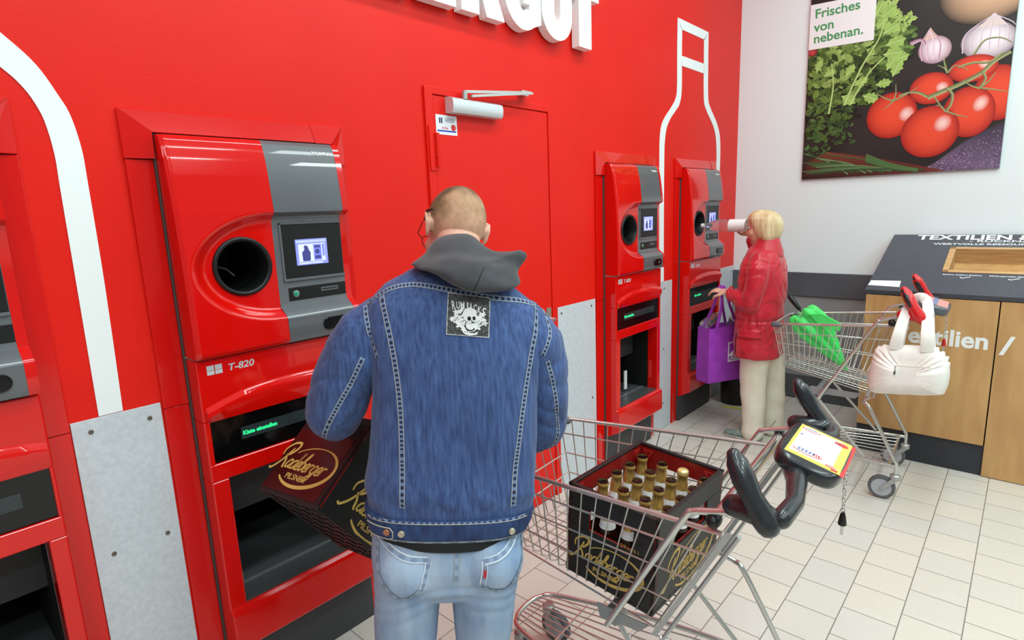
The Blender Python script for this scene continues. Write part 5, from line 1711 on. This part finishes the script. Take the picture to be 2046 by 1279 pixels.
for r, z, m_ in ((-.154, .887, COPPER), (-.118, .885, BRASS), (.156, .858, BRASS)):
    l, n_ = cast(wbv, r, z)
    MB().lathe([(.0085, -.002), (.009, .003), (.0078, .0048), (.005, .0042), (0, .0046)], 20, l + n_ * .003, n_).build('button', m_, wbo, smooth=50, world=False)
# sewn patch
cn = [(.0305, 1.470), (.1335, 1.451), (.124, 1.357), (.020, 1.372)]
def pm(s_, t_, off):
    a = [cn[3][i] + (cn[2][i] - cn[3][i]) * s_ for i in (0, 1)]
    b = [cn[0][i] + (cn[1][i] - cn[0][i]) * s_ for i in (0, 1)]
    l, n_ = cast(kb, a[0] + (b[0] - a[0]) * t_, a[1] + (b[1] - a[1]) * t_)
    return l + n_ * off
q = MB()
N_ = 60
for j in range(N_ + 1):
    for i in range(N_ + 1):
        e = .006 * noise.noise(V((i * .9, j * .9, 3)))
        q.v.append(pm(i / N_ + (e if i in (0, N_) else 0), j / N_ + (e if j in (0, N_) else 0), .0022))
for j in range(N_):
    for i in range(N_):
        q.f.append((j * (N_ + 1) + i, j * (N_ + 1) + i + 1, (j + 1) * (N_ + 1) + i + 1, (j + 1) * (N_ + 1) + i)); q.mi.append(0)
pme = q.mesh('patch')
a = pme.color_attributes.new('tint', 'FLOAT_COLOR', 'POINT')
rr = random.Random(5)
buf = []
for j in range(N_ + 1):
    for i in range(N_ + 1):
        edge = min(i, j, N_ - i, N_ - j)
        g_ = .035 + .22 * max(0, rr.random() - .45) + .03 * noise.noise(V((i * .2, j * .2, 0)))
        if edge == 0: g_ = .72
        if edge == 1: g_ = .35 if rr.random() > .35 else .05
        if edge == 2 and (i + j) % 4 < 2: g_ = .02
        buf += [g_, g_, g_, 1]
a.data.foreach_set('color', buf)
patch = link('sewn_patch', pme, mat('patch_cloth', (255, 255, 255), .8, attr='tint'), jacket, 180)
PWH, PBK = mat('patch_white', (232, 232, 230), .8), mat('patch_black', (26, 26, 28), .8)
art = MB()
lay = [.0030]
def ap(poly, mi=0):
    lay[0] += .00004
    b = len(art.v)
    for s_, t_ in poly:
        art.v.append(pm(min(max(s_, .01), .99), min(max(t_, .01), .99), lay[0]))
    art.f.append(tuple(range(b, b + len(poly)))); art.mi.append(mi)
def circ(cx, cy, rx, ry=None, n=18, mi=0, a0=0, wob=0, m=5):
    ry = ry or rx
    ap([(cx + rx * (1 + wob * sin(m * a_ + a0)) * cos(a_), cy + ry * (1 + wob * sin(m * a_ + a0)) * sin(a_)) for a_ in [2 * pi * i / n for i in range(n)]], mi)
word = 'RUMJACKS'
for i, ch in enumerate(word):
    me = text_mesh(ch, 0.012)
    xs_ = [p.co.x for p in me.vertices]
    w0, w1 = min(xs_), max(xs_)
    cx_ = .145 + .101 * i
    arch = .79 - .055 * ((i - 3.5) / 3.5) ** 2 - .012 * i
    ang = -.28 * (i - 3.5) / 3.5 * .6
    hgt = .165 + .03 * (abs(i - 3.5) > 3)
    b = len(art.v)
    lay[0] += .00004
    for p in me.vertices:
        x = ((p.co.x - (w0 + w1) / 2) / max(.3, w1 - w0)) * .078 * (1.15 if ch == 'M' else 1); y = p.co.y / CAP * hgt
        art.v.append(pm(cx_ + x * cos(ang) - (y - hgt / 2) * sin(ang), arch + x * sin(ang) + (y - hgt / 2) * cos(ang) - .02, lay[0]))
    for f in me.polygons:
        if all(me.vertices[vi].co.z > 0 for vi in f.vertices):
            art.f.append(tuple(vi + b for vi in f.vertices)); art.mi.append(0)
    bpy.data.meshes.remove(me)
for cx_, cy_, r, w_ in ((.25, .40, .13, .25), (.74, .42, .15, .25), (.33, .28, .12, .3), (.68, .26, .12, .3), (.86, .36, .09, .35), (.14, .38, .07, .35), (.5, .2, .15, .15), (.22, .56, .07, .4), (.82, .56, .07, .4)):
    circ(cx_, cy_, r, r * .8, 24, 0, cx_ * 9, w_, 6)
circ(.53, .50, .175, .15, 24)                                   # skull
ap([(.34, .50), (.24, .47), (.26, .455), (.50, .47), (.62, .56), (.70, .60), (.66, .66), (.52, .70), (.40, .65)])   # kerchief
ap([(.28, .62), (.36, .70), (.40, .72), (.36, .60), (.30, .52), (.24, .56)])
circ(.52, .43, .045, .055, 14, 1); circ(.63, .45, .035, .05, 14, 1); ap([(.56, .37), (.58, .41), (.60, .365)], 1)
ap([(.44, .34), (.50, .35), (.60, .345), (.64, .33), (.62, .24), (.56, .20), (.48, .22)])
ap([(.45, .325), (.62, .335), (.62, .322), (.45, .312)], 1)
for k in range(6): ap([(.465 + .025 * k, .345), (.469 + .025 * k, .345), (.471 + .025 * k, .29), (.466 + .025 * k, .29)], 1)
ap([(.41, .24), (.44, .30), (.46, .20), (.52, .16), (.60, .16), (.64, .22), (.66, .18), (.60, .13), (.48, .13)], 1)
ap([(.33, .16), (.48, .09), (.66, .09), (.74, .13), (.70, .05), (.55, .02), (.42, .05)])
for k in range(5): ap([(.42 + .055 * k, .075), (.435 + .055 * k, .078), (.44 + .055 * k, .115), (.425 + .055 * k, .11)], 1)
rr = random.Random(9)
for k in range(60):
    a_ = rr.random() * 6.28; cx_ = rr.choice([.25, .74, .33, .68, .86, .14, .30, .78]); cy_ = .36 + rr.uniform(-.12, .1)
    if abs(cx_ - .53) < .12: continue
    r0 = rr.uniform(.008, .016)
    circ(cx_ + .08 * cos(a_), cy_ + .06 * sin(a_), r0, r0 * .6, 7, 1)
art.build('patch_print', [PWH, PBK], patch, world=False)

# hood lying on the shoulders
HOOD = mat('charcoal_fleece', (64, 64, 68), .9, c2=(57, 57, 61), nscale=20, bump=.2, bscale=300, sheen=.2)
ho = [(-0.064, 0.022, 1.537), (-0.043, 0.034, 1.55), (-0.025, 0.055, 1.562), (-0.01, 0.067, 1.579), (0.007, 0.08, 1.598), (0.035, 0.081, 1.608), (0.074, 0.081, 1.61), (0.102, 0.08, 1.602), (0.122, 0.068, 1.584), (0.142, 0.056, 1.569),
      (0.158, 0.045, 1.56), (0.176, 0.035, 1.558), (0.199, 0.025, 1.561), (0.222, 0.026, 1.565), (0.238, 0.025, 1.558), (0.245, 0.023, 1.546), (0.235, 0.021, 1.529), (0.215, 0.02, 1.514), (0.203, 0.019, 1.505), (0.208, -0.002, 1.498), (0.218, -0.003, 1.489),
      (0.211, -0.025, 1.476), (0.184, -0.036, 1.467), (0.153, -0.051, 1.467), (0.12, -0.061, 1.468), (0.088, -0.065, 1.472), (0.063, -0.064, 1.48), (0.039, -0.063, 1.491), (0.015, -0.051, 1.506), (-0.01, -0.04, 1.519), (-0.038, -0.019, 1.528)]
q_ = spline(ho, 3, closed=True)
hd = MB()
cc = V((.09, .0, 1.53))
rings = []
for th in [radians(a_) for a_ in (-88, -75, -60, -45, -28, -10, 8, 26, 45, 65, 85)]:
    ring = []
    s_ = cos(th) ** .62
    for p in q_:
        p = V(p)
        tipk = smoothstep(.18, .245, p.x) 
        dep = (.048 if th < 0 else .12) * (1 - .72 * tipk)
        yc = p.y + (cc.y - p.y) * (1 - s_)
        ring.append(V((cc.x + (p.x - cc.x) * s_, yc + dep * sin(th) - (.022 * (1 - s_) if th < 0 else 0), cc.z + (p.z - cc.z) * s_)))
    rings.append(ring)
hd.loft(rings)
hd.tube([(0.055 + .085 * cos(a_), .10 + .075 * sin(a_), 1.525 + .02 * sin(a_)) for a_ in [2 * pi * i / 24 for i in range(24)]], .024, 12, closed=True)
hme = remesh(hd, .0085, 10)
def hf(co):
    d = .004 * noise.noise(V((co.x * 16, co.y * 12, co.z * 20)))
    # folds running from the nape to the right tip
    u_ = co.z - (1.545 - .03 * smoothstep(.0, .22, co.x) - .35 * (co.x - .09) ** 2)
    bk = smoothstep(.05, .0, co.y) * smoothstep(.235, .19, co.x)
    d += bk * (.009 * math.exp(-(u_ / .016) ** 2) * smoothstep(-.03, .03, co.x) - .007 * math.exp(-((u_ - .032) / .016) ** 2) * smoothstep(.02, .10, co.x))
    u2 = co.z - (1.515 - .10 * (co.x - .02))
    d -= bk * .006 * math.exp(-((u2 + .006) / .012) ** 2) * smoothstep(.06, -.02, co.x)
    return d
folds(hme, hf)
hood = link('grey_hood', hme, HOOD, man, 180)
hbv = bvh_of(hme)
HS = mat('hood_seam', (36, 36, 38), .9)
seam(hbv, [(.120, 1.530), (.112, 1.516), (.1, 1.495), (.089, 1.474)], .0035, 'hood_seam', [HS, HS, HS], hood, edges=(.2, .2), off=.0004)

# ---------------------------------------------------------------- the woman
wmw = Matrix((Y, -X, Z)).transposed().to_4x4()
wmw.translation = V((0.60, 4.06, 0))
wom = thing('person', 'woman with blond bob in a red coat and beige trousers at the farthest machine', 'person', mw=wmw)
wb2 = MB()
whc = V((-.005, .005, 1.492))
WH = Matrix.Rotation(radians(-6), 3, 'Z') @ Matrix.Rotation(radians(-6), 3, 'X')
WP = head(wb2, whc, WH, .98)
wb2.limb([(0, -.03, 1.32), (0, -.02, 1.40), (0, -.008, 1.44)], [.055, .05, .05], 16)
wb2.loft([superring(*q, ex=2.2) for q in ((-.15, .15, -.10, .10, .75), (-.14, .14, -.09, .09, .95), (-.14, .14, -.09, .10, 1.15), (-.15, .15, -.08, .08, 1.28), (-.06, .06, -.06, .04, 1.35))])
wLW, wRW = V((-.140, .175, 1.055)), V((.185, .150, 1.425))
wb2.limb([(-.165, -.03, 1.29), (-.20, -.03, 1.13), (-.195, .01, .985)], [.045, .04, .036], 14)
wb2.limb([(-.195, .01, .985), (-.17, .09, 1.02), wLW], [.036, .034, .025], 14)
wb2.limb([(.165, -.01, 1.29), (.235, .04, 1.22), (.275, .09, 1.175)], [.045, .04, .036], 14)
wb2.limb([(.275, .09, 1.175), (.23, .13, 1.30), wRW], [.036, .034, .024], 14)
hand(wb2, wLW, V((.05, 1, .12)), V((.3, .2, -1)), 1, .55, .92)
hand(wb2, wRW, V((-.1, .5, .85)), V((-1, .1, .1)), -1, .45, .92)
for s_, y_ in ((-1, 0.0), (1, -.07)):
    wb2.limb([(s_ * .085, -.01, .72), (s_ * .09, y_ * .6, .42), (s_ * .09, y_, .10)], [.08, .05, .034], 14)
    wb2.limb([(s_ * .09, y_ - .02, .045), (s_ * .095, y_ + .09, .035), (s_ * .095, y_ + .16, .028)], [.028, .03, .022], 12)
link('body', remesh(wb2, .0045, 3), SKIN, wom, 180)
eyes(WP, WH, wom, .98)
# blond bob
BLOND = mat('blond_hair', (236, 216, 176), .5, c2=(190, 156, 108), nscale=14, stretch=(1.6, 1.6, .25), ramp=(.3, .75), detail=6, bump=.7, bscale=120, bstretch=(1, 1, .12))
hb2 = MB()
hb2.loft([[p + V((whc.x, whc.y, 0)) for p in superring(-rx, rx, yb, yf, whc.z + z, ex=2.15, n=48)] for z, rx, yb, yf in
          ((-.092, .062, -.080, -.02), (-.086, .078, -.098, .008), (-.06, .092, -.112, .030), (-.02, .099, -.120, .052), (.02, .101, -.122, .078), (.055, .096, -.114, .097), (.085, .078, -.092, .088), (.103, .050, -.06, .060), (.112, .02, -.03, .03))])
hme2 = remesh(hb2, .005, 4)
def hairf(co):
    a_ = atan2(co.y + .01, co.x)
    return .0045 * noise.noise(V((a_ * 9, 2.0, co.z * 5))) + .003 * noise.noise(V((a_ * 22, 5.0, co.z * 7))) + .005 * noise.noise(V((co.x * 12, co.y * 12, co.z * 10)))
folds(hme2, hairf)
link('blond_bob', hme2, BLOND, wom, 180)
# coat
COAT = mat('red_coat_cloth', (210, 36, 54), .36, c2=(180, 20, 40), nscale=7, bump=.25, bscale=60, bstretch=(1, 1, .7), sheen=.2)
ck = MB()
ck.loft([superring(*q, ex=2.3) for q in ((-.225, .225, -.155, .155, .610), (-.222, .222, -.150, .150, .72), (-.205, .205, -.138, .145, .86), (-.200, .200, -.150, .150, 1.0), (-.198, .198, -.156, .146, 1.13),
                                          (-.192, .192, -.140, .120, 1.26), (-.150, .150, -.112, .092, 1.335), (-.095, .095, -.092, .066, 1.365), (-.07, .07, -.080, .05, 1.38))])
ck.limb([(-.155, -.03, 1.285), (-.19, -.035, 1.22), (-.207, -.03, 1.12), (-.203, -.005, .995)], [.062, .068, .064, .062], 20)
ck.limb([(-.203, -.005, .995), (-.185, .07, 1.012), (-.152, .145, 1.045)], [.062, .056, .046], 20)
ck.limb([(.155, -.02, 1.285), (.20, .01, 1.245), (.272, .085, 1.175)], [.062, .064, .060], 20)
ck.limb([(.272, .085, 1.175), (.25, .11, 1.25), (.195, .145, 1.385)], [.058, .052, .040], 20)
cme = remesh(ck, .007, 5)
def cf(co):
    d = .008 * noise.noise(V((co.x * 9, co.y * 9, co.z * 6))) + .005 * noise.noise(V((co.x * 22, co.y * 22, co.z * 16))) - .005 * ridge(V((co.x * 8, co.y * 8 + co.z * 5, co.z * 11)))
    d -= .010 * math.exp(-((co.z - .875) / .010) ** 2)
    d += .004 * sin(atan2(co.y, co.x) * 26) * math.exp(-((co.z - .86) / .05) ** 2)
    return d
folds(cme, cf)
coat = link('red_coat', cme, COAT, wom, 180)
col_ = MB()
rings = []
for z, rx, yb, yf in ((1.300, .150, -.128, .128), (1.335, .128, -.125, .120), (1.365, .108, -.115, .098), (1.400, .090, -.105, .068), (1.425, .080, -.097, .05), (1.424, .072, -.088, .044), (1.38, .07, -.08, .05), (1.33, .08, -.08, .06)):
    rings.append(superring(-rx, rx, yb, yf, z, ex=2.2, n=40))
    for p in rings[-1]:
        p.z -= .05 * smoothstep(-.02, .10, p.y)
        p.z += .006 * noise.noise(V((p.x * 20, p.y * 20, 1)))
col_.loft(rings)
col_.build('coat_collar', COAT, coat, smooth=70, world=False)
cbv = bvh_of(cme)
def ccast(y, z, off):
    l, n_, i_, d = cbv.ray_cast(V((-1, y, z)), V((1, 0, 0)))
    return l + n_ * off
q = MB()
gr = []
for j in range(6):
    for i in range(12):
        gr.append(ccast(-.075 + .15 * i / 11, .765 + .055 * j / 5, .006 + (.004 if j == 0 else 0)))
q.add(gr, [(j * 12 + i, j * 12 + i + 1, (j + 1) * 12 + i + 1, (j + 1) * 12 + i) for j in range(5) for i in range(11)])
pf = q.build('pocket_flap', COAT, coat, smooth=180, world=False)
so2 = pf.modifiers.new('s', 'SOLIDIFY'); so2.thickness = .006
q = MB()
q.tube([ccast(.09, .64 + .02 * i, .001) for i in range(8)], [(.005, .002)] * 8, 8, up=(-1, 0, 0))
q.build('pocket_zip', mat('dark_zip', (52, 14, 20), .5), coat, smooth=60, world=False)
MB().tube([(-.152 + .050 * cos(a_), .150 + .018 * sin(a_) * 0 , 1.047 + .050 * sin(a_)) for a_ in [2 * pi * i / 20 for i in range(20)]], .006, 8, closed=True).build('coat_cuff', COAT, coat, smooth=60, world=False)
# trousers and shoes
TRO = mat('beige_trousers', (238, 232, 214), .75, c2=(226, 218, 198), nscale=8, bump=.15, bscale=200)
tq = MB()
tq.loft([superring(*q, ex=2.3) for q in ((-.165, .165, -.12, .12, .80), (-.175, .175, -.13, .12, .70), (-.17, .17, -.12, .11, .62))])
tq.limb([(-.088, -.01, .66), (-.092, .0, .42), (-.092, -.012, .25), (-.092, -.012, .065)], [(.092, .105), (.078, .088), (.072, .080), (.072, .074)], 24, up=(0, 1, 0))
tq.limb([(.088, -.04, .66), (.09, -.065, .42), (.09, -.082, .25), (.09, -.085, .065)], [(.092, .105), (.078, .088), (.072, .080), (.072, .074)], 24, up=(0, 1, 0))
tme = remesh(tq, .007, 5)
folds(tme, lambda co: .005 * noise.noise(V((co.x * 10, co.y * 10, co.z * 9))) + .0012 * sin(co.z * 45 + co.x * 10) * smoothstep(.5, .35, co.z))
link('beige_trousers', tme, TRO, wom, 180)
for s_, y_ in ((-1, -.0), (1, -.075)):
    sh_ = MB().limb([(s_ * .092, y_ - .05, .036), (s_ * .093, y_ + .03, .038), (s_ * .096, y_ + .10, .032), (s_ * .096, y_ + .165, .026)], [(.034, .034), (.037, .036), (.040, .030), (.030, .022)], 16, up=(0, 0, 1))
    so_ = sh_.build('shoe', mat('grey_green_shoe', (140, 150, 142), .6, c2=(104, 130, 124), nscale=30), wom, smooth=70, world=False)
    MB().limb([(s_ * .092, y_ - .055, .009), (s_ * .095, y_ + .08, .009), (s_ * .096, y_ + .175, .009)], [(.034, .009), (.041, .009), (.030, .009)], 16, up=(0, 0, 1)).build('shoe_sole', mat('light_sole', (196, 192, 182), .6), so_, smooth=60, world=False)

# ---------------------------------------------------------------- shopping bag and plastic bottles
PURP = mat('purple_bag_cloth', (164, 62, 190), .65, c2=(146, 50, 172), nscale=10, bump=.15, bscale=260)
bmw = Matrix.Translation((.325, 3.86, 0)) @ Matrix.Rotation(radians(-25), 4, 'Z')
bag = thing('shopping_bag', 'purple cloth carrier bag held by the woman, with a white emblem', 'bag', mw=bmw)
bg_ = MB()
bx = [(-.120, -.002, .005, .335, .390), (-.122, .005, -.005, .345, .42), (-.120, .003, -.002, .342, .60), (-.116, 0, 0, .338, .795), (-.113, -.003, .003, .335, .795), (-.110, -.006, .006, .332, .60), (-.112, -.004, .01, .32, .41)]
rings = []
for x0, x1, y0, y1, z in bx:
    ring = []
    for (xa, ya), (xb, yb) in (((x0, y0), (x1, y0)), ((x1, y0), (x1, y1)), ((x1, y1), (x0, y1)), ((x0, y1), (x0, y0))):
        for k in range(10):
            xx, yy = xa + (xb - xa) * k / 10, ya + (yb - ya) * k / 10
            bul = .010 * sin(pi * k / 10) * (1 if .45 < z < .7 else .2)
            ring.append(V((xx + (bul if xa == xb == x1 else 0), yy, z + .010 * noise.noise(V((xx * 12, yy * 12, z * 8))))))
    rings.append(ring)
bg_.loft(rings)
bo_ = bg_.build('bag_body', PURP, bag, smooth=45, world=False)
grip_p = V((.012, .094, 1.075))
for xx, y_a, y_b in ((-.115, .06, .25), (0.0005, .07, .25)):
    q = MB()
    g0 = grip_p + V((-.02 if xx < -.05 else .01, 0, 0))
    pts = [(xx, y_a, .76), (xx, y_a, .80), ((xx + g0.x) / 2 + .01, (y_a + g0.y) / 2, .94), (g0.x, g0.y - .012, g0.z), (g0.x + .002, g0.y + .012, g0.z), ((xx + g0.x) / 2, (y_b + g0.y) / 2, .94), (xx, y_b, .80), (xx, y_b, .76)]
    q.tube(spline(pts, 4), [(.0145 - .004 * sin(pi * i / 28), .0018) for i in range(29)], 10, up=(1, -.15, .3))
    q.build('bag_handle', PURP, bag, smooth=60, world=False)
q = MB()
ox = .0125
q.band([(.165, .535), (.305, .535), (.305, .68), (.165, .68)], [(.174, .544), (.296, .544), (.296, .671), (.174, .671)], (ox, 0, 0), Y, Z, 0, .001, closed=True)
q.prism([(.176, .585), (.205, .613), (.22, .607), (.245, .64), (.294, .585), (.294, .575), (.176, .575)], (ox, 0, 0), Y, Z, 0, .001)
q.text('AEZ', (ox, .185, .548), Y, Z, .024, 0, .001, .03, width=.10)
q.build('bag_emblem', WHITE, bo_, world=False)
PET = mat('clear_bottle_plastic', (240, 246, 248), .06, trans=.92, ior=1.15, spec=.6)
CAPW = mat('white_cap', (235, 236, 236), .4)
def pet(name, label, o, ax, L=.30, r=.042, lab_=None, neck_first=True, group=None):
    t_ = thing(name, label, 'bottle', o, group)
    k = L / .30
    prof = [(.004, .002), (r * .8, .0), (r, .012), (r, .06), (r * .94, .066), (r, .072), (r, .10), (r * .93, .108), (r, .116), (r, .16), (r * .93, .168), (r, .176), (r * .98, .20), (r * .7, .235), (.014, .262), (.0125, .285)]
    MB().lathe([(a_, b_ * k) for a_, b_ in prof], 28, o, ax, caps=False).build('bottle_body', PET, t_, smooth=60)
    MB().lathe([(.0145, .280 * k), (.0150, .284 * k), (.0150, .299 * k), (.013, .301 * k), (0, .301 * k)], 18, o, ax).build('bottle_cap', CAPW, t_, smooth=40)
    if lab_:
        MB().lathe([(r + .0012, lab_[0] * k), (r + .0012, lab_[1] * k)], 28, o, ax, caps=False).build('bottle_label', mat('white_label', (238, 240, 240), .5), t_, smooth=60)
    return t_
pet('plastic_bottle', 'clear bottle with white label the woman pushes into the farthest machine', V((.448, 4.2, 1.497)), V((-1, .01, .012)), .35, .044, (.012, .115))
pet('plastic_bottle', 'clear empty bottle lying on top in the purple bag, towards the machine', V((.262, 3.905, .805)), V((.10, .9, .22)), .24, .036, None, group='empty bottles in the purple bag')
pet('plastic_bottle', 'clear empty bottle in the purple bag beside the red coat', V((.36, 4.10, .60)), V((.05, .12, 1)), .25, .036, None, group='empty bottles in the purple bag')
